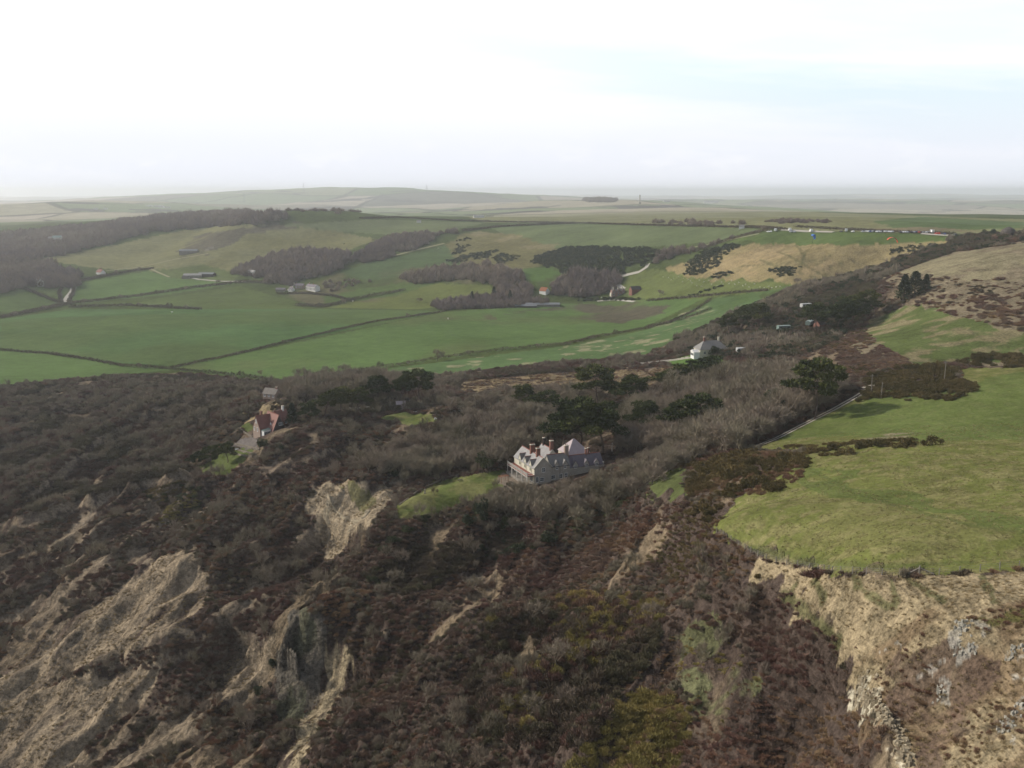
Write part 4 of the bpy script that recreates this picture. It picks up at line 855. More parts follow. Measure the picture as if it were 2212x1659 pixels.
def plant_tree(fam, q, name, loc, sc_, label, group, cat='tree'):
    key = (id(fam), q)
    rz = rng.uniform(-.5, .5) if fam is PINE or fam is BARE else rng.uniform(0, 6.28)
    if key not in FIRST:
        o = tree_proto(name, *fam[q]); FIRST[key] = o; o.location = loc; o.rotation_euler = (0, 0, rz); o.scale = sc_ if isinstance(sc_, tuple) else (sc_,)*3
    else:
        o = copy_thing(FIRST[key], loc, rz, sc_); 
    o['label'] = label; o['category'] = cat; o['group'] = group; o.name = name
    KIDS[o.name] = [c for c in o.children] if key in FIRST and FIRST[key] is o else KIDS.get(o.name, [])
    if FIRST[key] is o: note_kids(o)
    return o
def at_base(X, Y): p = G(X, Y); return (p.x, p.y, p.z-.1)
npine = 0
def pine(X, Y, h_, wf, label, group='dark pines'):
    global npine; npine += 1
    if X not in (492, 456, 420, 1760): h_ *= 1.22
    plant_tree(PINE, npine % 4, 'pine_tree', at_base(X, Y), (h_/14*wf, h_/14*wf, h_/14), label, group)
def conif(X, Y, h_, wf, label): plant_tree(CON, int(X) % 2, 'dark_conifer', at_base(X, Y), (h_/12*wf, h_/12*wf, h_/12), label, 'dark upright conifers')
def ever(X, Y, r_, hf, label, group='rounded evergreen bushes'): plant_tree(EVER, int(X+Y) % 3, 'evergreen_bush', at_base(X, Y), (r_/3, r_/3, r_/3*hf), label, group, 'bush')
pine(1760, 905, 21, 1.1, 'tallest dark pine standing alone beside the track')
for X, Y, h_, wf, tt in ((1212, 984, 17, 1.1, 'dark pine nearest the chimneys behind the stone house'), (1257, 982, 19, 1.15, 'highest of three merged pines behind the stone house'), (1302, 980, 17, 1.1, 'pine behind the sunlit pink pyramid roof'),
 (1290, 885, 17, 1.25, 'broad pine above the house wood, near the tan reed bed'), (1352, 886, 13, 1.3, 'low pine leaning on the broad pine above the house wood'), (1135, 890, 11, 1.1, 'small tilted pine at the edge of the reed bed'), (1182, 894, 9, 1.7, 'flat spreading pine between the tilted pine and the house pines'),
 (905, 872, 14, 1.3, 'large pine at the end of the pine row above the upper lawn'), (862, 870, 11.5, 1.2, 'second pine of the row above the upper lawn'), (818, 869, 11, 1.2, 'middle pine of the row above the upper lawn'), (775, 890, 9.5, 1.3, 'pine before the pale garden wall above the upper lawn'), (735, 895, 10.5, 1.2, 'pine with pale trunk beside the yellow garden terrace'), (700, 902, 10.5, 1.2, 'pine between the red roofed house and the garden terrace'), (670, 915, 8, 1.2, 'bushy pine touching the red roofed house garden'),
 (492, 1000, 9, 1.1, 'tall bare trunked pine on the small lawn below the red roofed house'), (456, 1012, 9.5, 1.1, 'twin trunked pine in the middle of the small lawn'), (420, 1014, 8, 1.1, 'outermost pine on the seaward tip of the small lawn'),
 (1396, 948, 13, 1.1, 'flat topped pine in the bare wood right of the stone house'), (1472, 950, 13, 1.2, 'dark flat pine deep in the bare wood'), (1512, 948, 14, 1.2, 'pine with pale trunk at the field side of the bare wood'), (1430, 846, 9, 1.8, 'low dark pine in the long wind shaped belt'), (1482, 842, 10, 1.8, 'middle pine of the long wind shaped belt'), (1535, 830, 11, 1.6, 'highest pine of the long wind shaped belt'),
 (1672, 905, 9, 1., 'thin pine half hidden behind the tallest pine'), (1600, 712, 13, 1.3, 'pine behind the white cottage'), (1640, 712, 14, 1.2, 'large dark pine above the white cottage wood'), (1575, 722, 11, 1.2, 'small pine over the chimneys of the white cottage'), (1760, 722, 18, 1.2, 'great dark pine among the pale caravans'), (1805, 720, 16, 1.2, 'dark pine beside the caravans on the uphill side'), (1842, 706, 15, 1.2, 'tall dark pine at the top of the caravan wood'), (1872, 690, 14, 1.2, 'last pine of the caravan wood below the meadow')): pine(X, Y, h_, wf, tt)
for X, Y, h_, wf, tt in ((632, 915, 10, 1.3, 'dark conifer at the chimney end of the red roofed house'), (1080, 900, 9, 1.2, 'pointed dark conifer above the wood left of the stone house'), (1572, 890, 10, 1.3, 'pointed conifer in the middle of the grey wood'), (1952, 650, 16, 1.4, 'tall dark conifer on the hillside path'), (1975, 640, 15, 1.3, 'taller of the conifers on the hillside path'), (2000, 628, 10, 1.4, 'small dark conifer uphill of the hillside pair'), (1690, 915, 9, 1.3, 'dark conifer at the wood edge next to the track'), (1020, 656, 14, 1., 'lone dark conifer below the curved wood'), (1067, 648, 15, .8, 'thin dark conifer in the curved wood'), (1102, 654, 14, 1., 'dark conifer at the end of the curved wood')): conif(X, Y, h_, wf, tt)
for X, Y, r_, hf, tt in ((562, 966, 3.2, 1., 'round glossy bush in front of the red roofed house'), (926, 1003, 5.5, 1.1, 'large holly mass left of the stone house wood'), (880, 1022, 4.2, 1., 'dark evergreen low beside the large holly'), (852, 1024, 4.2, .9, 'dark evergreen nearest the rocky scarp'), (1042, 1014, 5.2, 1.1, 'dark rounded evergreen at the end of the house lawn'), (1046, 1118, 3.6, 1.5, 'tall dark evergreen before the lawn of the stone house'), (1012, 1135, 3., 1.1, 'dark bush beneath the tall evergreen by the lawn'), (1092, 1140, 3.2, 1., 'ivy dark bush beside the low ruined wall'), (880, 1150, 2.6, .7, 'dark wind clipped bush on the lawn edge'), (918, 1122, 2.4, .7, 'upper wind clipped bush on the lawn edge'), (850, 1172, 2.8, .7, 'lower wind clipped bush on the lawn edge'), (830, 1192, 2.6, .7, 'lowest wind clipped bush under the lawn'), (1180, 1170, 3.2, .9, 'dark bush in the hollow below the house trees'), (1120, 1190, 3., .8, 'dark bush at the bottom of the hollow'), (605, 972, 2., .8, 'yellowish bush on the bank below the red roofed house'), (1000, 898, 4.5, 1.1, 'dark evergreen clump above the wood'), (1050, 902, 4., 1., 'dark bush under the pointed conifer'), (1320, 930, 4., 1., 'dark laurel at the gable of the outbuilding'), (1545, 768, 4., 1.2, 'dark ivy tree in front of the white cottage'), (560, 1500, 2.2, 1., 'dark bush on the grey clay scarp'), (590, 1440, 2., 1.1, 'upper dark bush on the grey clay scarp')): ever(X, Y, r_, hf, tt)
# gorse bushes standing alone on the bright field
GB = [leafy_mesh('gorse_bush', 'gorse_leaf', 1300, .75, 9, .11) for q in range(2)]
for q, (X, Y, r_, tt) in enumerate(((2012, 960, 2.6, 'round greyish bush alone on the field bank'), (1957, 963, 2.6, 'dark gorse next to the round bush on the field bank'), (1902, 963, 2.8, 'gorse in the middle of the field bank row'), (1862, 966, 2.6, 'gorse at the wood end of the field bank row'), (1828, 981, 2.5, 'low gorse below the field bank row'), (1790, 972, 2.8, 'gorse joining the field bank to the wide thicket'), (1758, 975, 2.4, 'gorse at the tip of the wide thicket'), (1640, 1248, 1.3, 'small dark gorse on the pale grass by the fence end'))):
    o = obj('gorse_bush', GB[q % 2]) if q > 1 else obj('gorse_bush', GB[q]); p = at_base(X, Y); o.location = p; o.scale = (r_*(1.25, .95, 1.4, .9)[q % 4], r_*.85, r_*(1.15, 1.3, .85, 1.05)[q % 4]); o.rotation_euler = (0, 0, q*1.3); setp(o, tt, 'bush', 'gorse bushes on the bright field')
BR = shrub_mesh('bramble_bush', 'scrub_twigs', 700, .7, 6, .7); o = obj('bramble_bush', BR); o.location = at_base(1770, 1243); o.scale = (4, 1.8, 1.6); setp(o, 'purple bramble mound against the field fence', 'bush')
for q, (X, Y, h_) in enumerate(((120, 768, 4), (300, 796, 5), (520, 813, 5), (610, 722 + 20, 4), (720, 716, 4), (880, 686, 5), (820, 796, 6), (880, 788, 4), (1010, 768, 5), (1160, 752, 4), (1330, 722, 5), (1440, 700, 4), (180, 656, 8), (260, 646, 7), (340, 637, 8), (400, 627, 7), (470, 615, 8), (300, 664, 7), (365, 666, 8), (400, 668, 6), (905, 655, 8), (740, 657, 8), (690, 664, 7), (250, 593, 8), (300, 585, 7), (1120, 488, 6), (1200, 485, 6), (560, 812, 5), (30, 683, 7), (95, 671, 7))):
    plant_tree(BARE, q % 4, 'bare_tree', at_base(X, Y), h_/9, 'small leafless tree growing out of one of the valley field hedges', 'small hedgerow trees')
def whole(t_, c_):
    import bmesh
    bm = bmesh.new(); bm.from_mesh(t_); bm.from_mesh(c_); me = bpy.data.meshes.new('winter_tree'); bm.to_mesh(me); bm.free(); me.materials.append(MATS['grey_twigs']); return me
proto('wintertree', [whole(*BARE[q]) for q in (0, 1, 2, 3)])
for w_, sp, tt, h0, h1 in ((wWB, 4.3, 'close grey winter wood between the stone house and the track', 8, 13), (wWC, 4.4, 'close brown grey winter wood left of the stone house', 6.5, 10), (wWA, 4.6, 'low winter wood in front of the stone house', 5, 7.5), (wWD, 6.5, 'thin winter wood above the stone house', 6, 9), (wWE, 6.5, 'winter copse behind the row of pines', 6, 9.5)):
    x, y = scatter(w_, sp, .6); k_ = (line_dist(TRW, x, y, 6.)[0] > 5) & clear_of(x, y, [world_poly(HOUSE_FOOT)]); x, y = x[k_], y[k_]; s_ = rng.uniform(h0, h1, x.size)/9
    mass('winter_wood', tt, 'wood', 'wintertree', lift(x, y, -.2), np.stack([s_, s_, s_], 1))
# lone winter trees
for X, Y, h_, tt in ((648, 826, 12, 'lone bare tree with spreading crown at the hedge end'), (705, 816, 9.5, 'first of two lone bare hedge trees'), (740, 812, 10, 'second of two lone bare hedge trees'), (945, 780, 10, 'low bushy bare tree in the long curving hedge'), (938, 1068, 3., 'tiny bare fruit tree on the house lawn'), (1168, 1128, 10.5, 'bare tree with dark forked trunk below the stone house'), (1128, 1116, 8.5, 'slender bare tree at the lawn edge below the house'), (1108, 1110, 8.5, 'slender bare tree nearest the tall evergreen'), (1245, 1150, 10, 'pale leafless tree standing in the hollow'), (1212, 1118, 10.5, 'bare tree under the gable of the stone house'), (848, 1262, 6, 'whitish dead tree in the undercliff thicket'), (1360, 1230, 6, 'small dead tree on the bracken slope'), (1250, 1380, 7, 'small pale bare tree in the dark hollow'), (1720, 618, 9, 'bare tree on the edge of the sheep pasture'), (1425, 640, 8, 'grey bare tree in the sheep pasture')):
    plant_tree(BARE, int(X) % 4, 'bare_tree', at_base(X, Y), h_/9, tt, 'lone winter trees')
for X, Y in ((300, 960), (180, 930), (90, 1010), (420, 905), (360, 1000), (520, 1120), (610, 1030), (700, 960), (760, 985), (820, 1290), (950, 1330), (1020, 1280), (1150, 1340), (1320, 1310), (1200, 1440), (1080, 1450), (900, 1440), (980, 1560), (1140, 1540), (560, 1260), (740, 1270), (640, 1240), (480, 1210), (250, 1120), (130, 1250), (860, 1220), (1290, 1420), (1400, 1340)):
    plant_tree(BARE, int(X) % 5, 'bare_tree', at_base(X, Y), rng.uniform(4.5, 7)/9, 'small leafless tree rising out of the undercliff thicket', 'small bare trees of the undercliff')
for w_, sp, tt, h0, h1 in ((wWA, 5.3, 'grey leafless tree in the belt that screens the stone house', 6.5, 9.), (wWB, 8.6, 'grey leafless tree in the wood between stone house and track', 10, 15), (wWC, 8.2, 'brownish leafless tree in the wood left of the stone house', 8, 12), (wWD, 13., 'leafless tree in the strip above the stone house wood', 8, 11), (wWE, 14, 'leafless tree in the copse behind the pine row', 8, 11)):
    x, y = scatter(w_, sp, .42)
    k_ = line_dist(TRW, x, y, 6.)[0] > 5.5; x, y = x[k_], y[k_]; P = lift(x, y)
    for q in range(len(x)):
        plant_tree(BARE, int(rng.integers(0, 5)), 'bare_tree', tuple(P[q]), float(rng.uniform(h0, h1)/9), tt, tt.replace('grey leafless tree', 'bare trees').replace('brownish leafless tree', 'bare trees').replace('leafless tree', 'bare trees'))
print('bare trees', len([o for o in sc.objects if o.name.startswith('bare_tree')]))
# ---------------------------------------------------------------- buildings
mat('stone_wall', (.44, .4, .335), .9, .3, .9, (.28, .255, .215)); mat('cream_wall', (.58, .54, .43), .85, .15, .8); mat('brick', (.24, .115, .09), .9, .3, 1.5, (.17, .085, .06))
mat('brick_pale', (.33, .25, .2), .9, .3, 1.5, (.22, .17, .14)); mat('slate', (.15, .15, .15), .5, .3, .9, (.22, .2, .17)); mat('purple_slate', (.12, .1, .115), .45, .2, .9, (.16, .14, .15))
mat('sunlit_pale_slate', (.28, .27, .255), .6, .25, .7, (.19, .175, .17)); mat('sunlit_pink_roof', (.42, .35, .35), .6, .15, .5); mat('red_tile', (.23, .098, .075), .8, .3, 1.2, (.15, .07, .058)); mat('ridge_tile', (.25, .1, .075), .8, .2, 2.)  # pale slate and pink roof carry sunlight of left-facing slopes in their colour
mat('sunlit_red_tile', (.3, .165, .135), .8, .25, 1., (.21, .115, .095)); mat('shaded_dark_tile', (.1, .08, .075), .8, .3, 1.2)  # salmon holds sunlight in its colour, dark tile holds the wing gable's shade
mat('white_paint', (.78, .77, .73), .6, .08, 2.); mat('window_glass', (.03, .04, .045), .15, .2, .5); mat('dark_wood', (.06, .045, .038), .8, .3, 2.); mat('weathered_wood', (.3, .27, .23), .9, .3, 3.)
mat('white_render', (.72, .7, .66), .8, .12, .8); mat('grey_sheet', (.17, .175, .18), .5, .2, .3); mat('concrete', (.27, .245, .21), .9, .25, .7); mat('plaster_pink', (.45, .36, .33), .85, .15, .7); mat('lead', (.2, .2, .21), .5, .2, 2.)
mat('worn_white', (.52, .49, .44), .8, .25, 2.); mat('brown_slate', (.2, .175, .15), .7, .3, 1.); mat('dry_stone', (.2, .17, .13), .95, .3, 1.5); mat('green_glazing', (.2, .26, .23), .3, .2, 1.); mat('rust_iron', (.3, .12, .06), .85, .3, 3.); mat('dark_thatch', (.1, .085, .075), .95, .3, .6); mat('green_paint', (.13, .2, .12), .6, .2, 2.)

def house(name, label, cat, X, Y, rz, group=None, dz=-.25, off=(0, 0)):
    p = G(X, Y); dz = dz if dz >= -.3 else dz; return thing(name, label, cat, (p.x, p.y, p.z+dz), R(rz), group)
def gable(par, wallm, roofm, x0, x1, y0, y1, eave, apex, axis='x', base=-2.5, over=.3, th=.16, ridge=None, wn='wall', rn='roof'):
    """gabled range: walls with their gables, two roof slabs, ridge tiles"""
    b = MB()
    if axis == 'x': u0, u1, t0, t1 = y0, y1, x0, x1; ax = 'x'
    else: u0, u1, t0, t1 = x0, x1, y0, y1; ax = 'y'
    c = (u0+u1)/2
    b.prism([(u0, base), (u1, base), (u1, eave), (c, apex), (u0, eave)], ax, t0, t1)
    wl = b.build(wn, wallm, par)
    r = MB(); sl = (apex-eave)/(c-u0); e = .02
    for sgn, ue in ((1, u0), (-1, u1)):
        uo = ue-sgn*over; zo = eave-sl*over
        r.prism([(uo, zo+e), (c, apex+e), (c, apex+th+e), (uo, zo+th+e)], ax, t0-over*.6, t1+over*.6)
    rf = r.build(rn, roofm, par)
    if ridge: MB().prism([(c-.16, apex+th-.02), (c+.16, apex+th-.02), (c+.1, apex+th+.16), (c-.1, apex+th+.16)], ax, t0-over*.6, t1+over*.6).build('ridge_tiles', ridge, rf)
    return wl, rf
def hip(par, wallm, roofm, x0, x1, y0, y1, eave, apex, run=None, base=-2.5, over=.35, ridge=None):
    wl = MB().box(x0, x1, y0, y1, base, eave).build('wall', wallm, par)
    X0, X1, Y0, Y1 = x0-over, x1+over, y0-over, y1+over; lx, ly = X1-X0, Y1-Y0
    h_ = min(lx, ly)/2 if run is None else run
    if lx >= ly: A, B = (X0+h_, (Y0+Y1)/2), (X1-h_, (Y0+Y1)/2)
    else: A, B = ((X0+X1)/2, Y0+h_), ((X0+X1)/2, Y1-h_)
    e = eave+.01; V = [(X0,Y0,e),(X1,Y0,e),(X1,Y1,e),(X0,Y1,e),(A[0],A[1],apex),(B[0],B[1],apex)]
    F_ = [(0,1,5,4),(1,2,5),(2,3,4,5),(3,0,4),(3,2,1,0)] if lx >= ly else [(0,1,4),(1,2,5,4),(2,3,5),(3,0,4,5),(3,2,1,0)]
    rf = MB().add(V, F_).build('roof', roofm, par)
    if ridge:
        m_ = MB()
        for p, q in ((0, 4), (1, 5 if lx >= ly else 4), (2, 5), (3, 4 if lx >= ly else 5), (4, 5)):
            if (Vector(V[p])-Vector(V[q])).length > .05: m_.cyl(V[p], V[q], .13, .13, 5)
        m_.build('ridge_tiles', ridge, rf)
    return wl, rf
def chimney(par, x, y, z0, z1, sx=1., sy=.7, m_='brick', pots=2, cap='cream_wall'):
    c = MB().box(x-sx/2, x+sx/2, y-sy/2, y+sy/2, z0, z1).build('chimney', m_, par)
    MB().box(x-sx/2-.1, x+sx/2+.1, y-sy/2-.1, y+sy/2+.1, z1, z1+.22).build('chimney_cap', cap, c)
    for k_ in range(pots):
        px = x+(k_-(pots-1)/2)*sx/max(pots, 1)*.8; MB().cyl((px, y, z1+.22), (px, y, z1+.75), .14, .11, 8).build('chimney_pot', 'ridge_tile', c)
    return c
def window(par, face, p, z, w_, h_, frame='white_paint', bars=(1, 1), glass='window_glass'):
    """window on a wall plane: face 'x-','x+','y-','y+', p = (wall coordinate, position along it); frame is a part, pane a sub-part"""
    c, a_ = p; s_ = -1 if face[1] == '-' else 1; t = .09; f = MB(); q = MB()
    def bx(m_, a0, a1, z0, z1, d0, d1):
        d0, d1 = sorted((c+s_*d0, c+s_*d1))
        m_.box(d0, d1, a0, a1, z0, z1) if face[0] == 'x' else m_.box(a0, a1, d0, d1, z0, z1)
    l_, r_, b_, u_ = a_-w_/2, a_+w_/2, z-h_/2, z+h_/2
    bx(f, l_-t, l_, b_-t, u_+t, .0, .1); bx(f, r_, r_+t, b_-t, u_+t, .0, .1); bx(f, l_, r_, u_, u_+t, 0, .1); bx(f, l_-.06, r_+.06, b_-t-.06, b_-t, 0, .2); bx(f, l_, r_, b_-t, b_, 0, .1)
    for k_ in range(bars[0]): m_ = l_+(k_+1)*w_/(bars[0]+1); bx(f, m_-.04, m_+.04, b_, u_, .03, .09)
    for k_ in range(bars[1]): m_ = b_+(k_+1)*h_/(bars[1]+1); bx(f, l_, r_, m_-.035, m_+.035, .035, .085)
    bx(q, l_, r_, b_, u_, .004, .03)
    fo = f.build('window', frame, par); q.build('pane', glass, fo); return fo
def dormer(par, face, c, a_, z0, z1, za, w_, depth, wallm, roofm, ridge=None, win=(0.8, 1.1), out=.12, frame='white_paint', glass='window_glass'):
    """wall dormer: gabled front standing a little proud of the wall with its own small roof running back"""
    s_ = -1 if face[1] == '-' else 1; ax = face[0]; t0, t1 = sorted((c+s_*out, c-s_*depth))
    b = MB().prism([(a_-w_/2, z0), (a_+w_/2, z0), (a_+w_/2, z1), (a_, za), (a_-w_/2, z1)], ax, t0, t1).build('dormer', wallm, par)
    r = MB(); sl = (za-z1)/(w_/2); o_ = .18
    for g in (1, -1): ue = a_-g*(w_/2+o_); r.prism([(ue, z1-sl*o_+.02), (a_, za+.02), (a_, za+.15), (ue, z1-sl*o_+.15)], ax, t0-.12, t1+.12)
    rr = r.build('dormer_roof', roofm, b)
    if ridge: MB().prism([(a_-.12, za+.13), (a_+.12, za+.13), (a_+.07, za+.27), (a_-.07, za+.27)], ax, t0-.12, t1+.12).build('ridge_tiles', ridge, b)
    if win:
        window(par, face, (c+s_*out, a_), (z0+z1)/2+.15, win[0], win[1], frame, (1, 1), glass)
    return b
# the large stone house -------------------------------------------------------
h = house('stone_house', 'large gabled stone house with veranda, slate roofs and red brick chimneys', 'house', 1154, 1047, 23, dz=.6)
gable(h, 'cream_wall', 'sunlit_pale_slate', 0, 6.8, 0, 18.5, 5.5, 9., 'y', ridge='ridge_tile')  # sun on the seaward slope put into the paler roof colour
MB().box(.0, 6.8, -.14, -.02, -2.5, 5.3).prism([(0, 5.3), (6.8, 5.3), (3.4, 8.85)], 'y', -.14, -.02).build('gable_wall', 'stone_wall', h)
cop = MB()
for s_, u0 in ((1, -.25), (-1, 7.05)): cop.prism([(u0, 5.35), (3.4, 9.1), (3.4, 9.42), (u0, 5.67)], 'y', -.42, -.19)
cop.build('coping', 'cream_wall', h)
gable(h, 'stone_wall', 'slate', 6.82, 14.6, .7, 7.1, 5.2, 8.75, 'x', ridge='ridge_tile')
gable(h, 'cream_wall', 'sunlit_pale_slate', 8.2, 14.4, 8.6, 18., 5.6, 9.3, 'y', ridge='ridge_tile')  # left slope's sunlight put into this roof colour too
gable(h, 'stone_wall', 'purple_slate', 14.62, 29., 1.6, 7.6, 3.9, 7.3, 'x', ridge='ridge_tile')
hip(h, 'cream_wall', 'sunlit_pink_roof', 19.5, 28.5, 12, 20.5, 5.6, 10.6)  # brightness of the lit hip face put into the pale pink colour
MB().box(28.95, 29.3, 1.5, 7.7, -1, 4.6).build('end_parapet', 'cream_wall', h)
for x, y, z0, z1, sx_, sy_, m_, pt in ((3.4, 4.2, 8.2, 11.6, 1.5, .9, 'brick', 3), (3.4, 9.4, 8.2, 11.8, 1.7, .9, 'brick', 3), (11.3, 9.6, 8.4, 12.4, 1.3, 1., 'brick', 2), (11.3, 16.4, 8.6, 12., .8, .7, 'dark_wood', 1), (14.7, 3.9, 4.4, 11.6, 1.5, 1.1, 'brick_pale', 2), (23.2, 4.6, 6.4, 9.4, .55, .6, 'brick', 1), (24.2, 4.6, 6.4, 9.6, .55, .6, 'brick', 1)): chimney(h, x, y, z0, z1, sx_, sy_, m_, pt)
for y in (3.2, 8., 12.8): dormer(h, 'x-', 0, y, 3.2, 6.3, 7.9, 1.9, 2.6, 'cream_wall', 'slate', 'ridge_tile', (.9, 2.), .14, 'cream_wall', 'green_paint')
for x, w_ in ((9.3, 1.5), (12.7, 2.)): dormer(h, 'y-', .7, x, 3.4, 5.6, 7.2, w_, 2.2, 'stone_wall', 'slate', None, (.8, 1.2), .16)
for x in (17.4, 22.0, 26.2): dormer(h, 'y-', 1.6, x, 3., 4.5, 6.1, 2., 2., 'stone_wall', 'purple_slate', None, (1., 1.), .16)
window(h, 'y-', (-.14, 3.6), 4.6, 1.1, 1.5)
for x, z, w_, hh in ((3.0, 1.1, 1.4, 1.2), ): window(h, 'y-', (-.14, x), z, w_, hh)
for x, z, w_, hh in ((7.9, 1.2, 1.4, 1.3), (11., 1.2, 1.2, 1.5), (13.2, 1.2, 1., 1.8)): window(h, 'y-', (.7, x), z, w_, hh)
for x in (7.0, 10.6): MB().cyl((x, .56, -2), (x, .56, 5.1), .07, .07, 5).build('drainpipe', 'dark_wood', h)
MB().box(6.9, 14.5, .35, .5, 5.0, 5.14).build('gutter', 'dark_wood', h)
# veranda: floor slab, tiled balcony floor, posts in pairs, white railings, stone plinth
MB().box(-2.9, -.02, -.4, 18.6, 2.75, 2.98).build('balcony_floor', 'ridge_tile', h)
MB().box(-3.2, -.02, -.6, 18.8, -2.5, -.0).build('veranda_plinth', 'concrete', h)
MB().box(-2.95, -2.75, -.4, 18.6, 2.45, 2.74).build('veranda_beam', 'worn_white', h)
ys = [-.25, .35, 4.4, 5., 9.1, 9.7, 13.8, 14.4, 18.2]
for y in ys: MB().box(-2.93, -2.72, y-.1, y+.1, .0, 4.15).build('veranda_post', 'worn_white', h)
for y0, y1 in ((.35, 4.4), (5., 9.1), (9.7, 13.8), (14.4, 18.2)):
    r = MB().box(-2.88, -2.78, y0+.1, y1-.1, 3.85, 3.99).box(-2.88, -2.78, y0+.1, y1-.1, 3.1, 3.22)
    k_ = y0+.25
    while k_ < y1-.2: r.box(-2.86, -2.8, k_-.05, k_+.05, 3.22, 3.85); k_ += .26
    r.build('railing', 'worn_white', h)
MB().box(-2.93, -.02, -.32, -.2, 3.85, 3.99).box(-2.93, -.02, -.32, -.2, 3.1, 3.22).build('railing', 'white_paint', h)
for y in (2.4, 7., 11.7, 16.2): window(h, 'x-', (0, y), 1.3, 2.2, 2.1, 'white_paint', (2, 0))
window(h, 'y-', (-.14, 1.1), 1.2, .9, 2., 'white_paint', (1, 0))
MB().box(-5.4, -3.2, -1.5, 1.2, -2.5, -.5).box(-4.6, -3.2, -1.2, .9, -.5, -.25).build('steps', 'concrete', h)
# the red-roofed house ---------------------------------------------------------
h = house('brick_house', 'brick house with steep red tiled roofs and white dormers on the cliff edge', 'house', 563, 944, 40, dz=.6)
gable(h, 'brick_pale', 'red_tile', .3, 11, 1, 8, 3., 8.2, 'x', ridge='ridge_tile')
gable(h, 'shaded_dark_tile', 'sunlit_red_tile', 4.4, 11., -3.4, 7.4, 1.9, 8.9, 'y', ridge='ridge_tile')  # sunlit slope and shaded gable end put into the tile colours
gable(h, 'brick', 'red_tile', 10.4, 16.4, 3.5, 9.5, 4.6, 8.6, 'x', ridge='ridge_tile')
dormer(h, 'x-', 5.5, .2, 3., 4.6, 5.6, 1.8, 2., 'white_paint', 'sunlit_red_tile', None, (1.1, 1.), .1)
window(h, 'y-', (-3.4, 8.6), 4.9, 2., 1.2, 'white_paint', (2, 1)); window(h, 'y-', (-3.4, 6.2), 1.1, 1.2, 1.6); window(h, 'y-', (-3.4, 9.2), 1.1, 1.8, 1.6, 'white_paint', (2, 0))
for z, y, hh in ((5.8, 4.5, 1.3), (2.2, 3.4, 1.5), (2.2, 6.4, 1.5)): window(h, 'x-', (.3, y), z, .9, hh)
window(h, 'y-', (3.5, 14.6), 3.6, 1., 1.2); window(h, 'x+', (16.4, 6.4), 3.4, 1.2, 1.4)
MB().prism([(.9, -1), (4.3, -1), (4.3, 2.7), (.9, 2.2)], 'y', -1.6, .98).build('sun_room', 'white_paint', h); MB().prism([(.7, 2.23), (4.35, 2.8), (4.35, 2.95), (.7, 2.38)], 'y', -1.9, .96).build('sun_room_roof', 'green_glazing', h)
window(h, 'y-', (-1.6, 2.6), 1., 2.8, 1.5, 'white_paint', (3, 0))
chimney(h, 3., 4.5, 7.4, 9.9, .9, .8, 'brick', 1, 'brick'); chimney(h, 14.8, 6.5, 8., 10.6, .9, .8, 'white_render', 1)
# its terraces
for q, (P, tt) in enumerate((([(500,958),(540,966),(560,972)], 'upper stone terrace wall below the red roofed house'), ([(498,968),(530,977),(552,982)], 'middle stone terrace wall below the red roofed house'), ([(494,978),(522,984),(545,988)], 'lowest pale terrace wall above the small lawn'), ([(512,924),(530,936),(545,945)], 'stone wall beside the little square lawn'))):
    L = world_line(P, 4); m_ = MB()
    for (ax_, ay), (bx_, by) in zip(L[:-1], L[1:]):
        d_ = Vector((bx_-ax_, by-ay, 0)); nn = Vector((-d_.y, d_.x, 0)).normalized()*.22; z0, z1 = float(H(ax_, ay)), float(H(bx_, by)); A, B = Vector((ax_, ay, 0)), Vector((bx_, by, 0))
        V = [A+nn, A-nn, B-nn, B+nn]; m_.add([(v.x, v.y, z-1.) for v, z in zip(V, (z0, z0, z1, z1))]+[(v.x, v.y, z+.55) for v, z in zip(V, (z0, z0, z1, z1))], [(0,3,2,1),(4,5,6,7),(0,1,5,4),(1,2,6,5),(2,3,7,6),(3,0,4,7)])
    setp(m_.build('terrace_wall', 'dry_stone'), tt, 'wall', 'garden walls of the red roofed house')
# smaller buildings -------------------------------------------------------------
def cottage(name, label, X, Y, rz, L_, W_, eave, apex, wm, rm, chims=(), wins=0, hipd=False, group=None, frame='white_paint', dz=-.2, cat='cottage', xoff=True):
    o = house(name, label, cat, X, Y, rz, group, dz)
    (hip if hipd else gable)(o, wm, rm, -L_/2, L_/2, -W_/2, W_/2, eave, apex)
    for x, hh in chims: chimney(o, x, 0, apex-.5, apex+hh, .9, .7, 'brick', 1)
    for k_ in range(wins): window(o, 'y-', (-W_/2, -L_/2+(k_+.5)*L_/wins), eave*.55, min(1.1, L_/wins*.5), eave*.4, frame)
    return o
o = house('grey_roofed_cottage', 'cottage with grey hipped slate roof, two chimneys and white conservatory', 'cottage', 1535, 766, 12, dz=0)
hip(o, 'cream_wall', 'slate', -8.2, 8.2, -4.6, 4.6, 3.6, 8., 4.2); chimney(o, -4., 0, 7.4, 9.9, 1., .9, 'brick', 1); chimney(o, 4.4, 0, 7.4, 9.7, .9, .8, 'cream_wall', 1)
for x in (-5.5, -1.5, 2.5, 6.2): window(o, 'y-', (-4.6, x), 1.9, 1.2, 1.4)
MB().box(-11.6, -8.25, -4.2, .6, -1.5, 2.3).build('conservatory', 'white_paint', o); hp = MB().prism([(-4.5, 2.3), (.9, 2.3), (-1.8, 3.6)], 'x', -11.9, -8.25).build('conservatory_roof', 'white_render', o); window(o, 'x-', (-11.6, -1.8), 1., 3.8, 1.3, 'white_paint', (4, 0))
cottage('stone_cottage', 'small stone cottage with pale tiled roof behind the red roofed house', 588, 860, -25, 8, 5, 2.2, 4.6, 'brick_pale', 'brown_slate', ((3., .8),), 3, dz=.5)
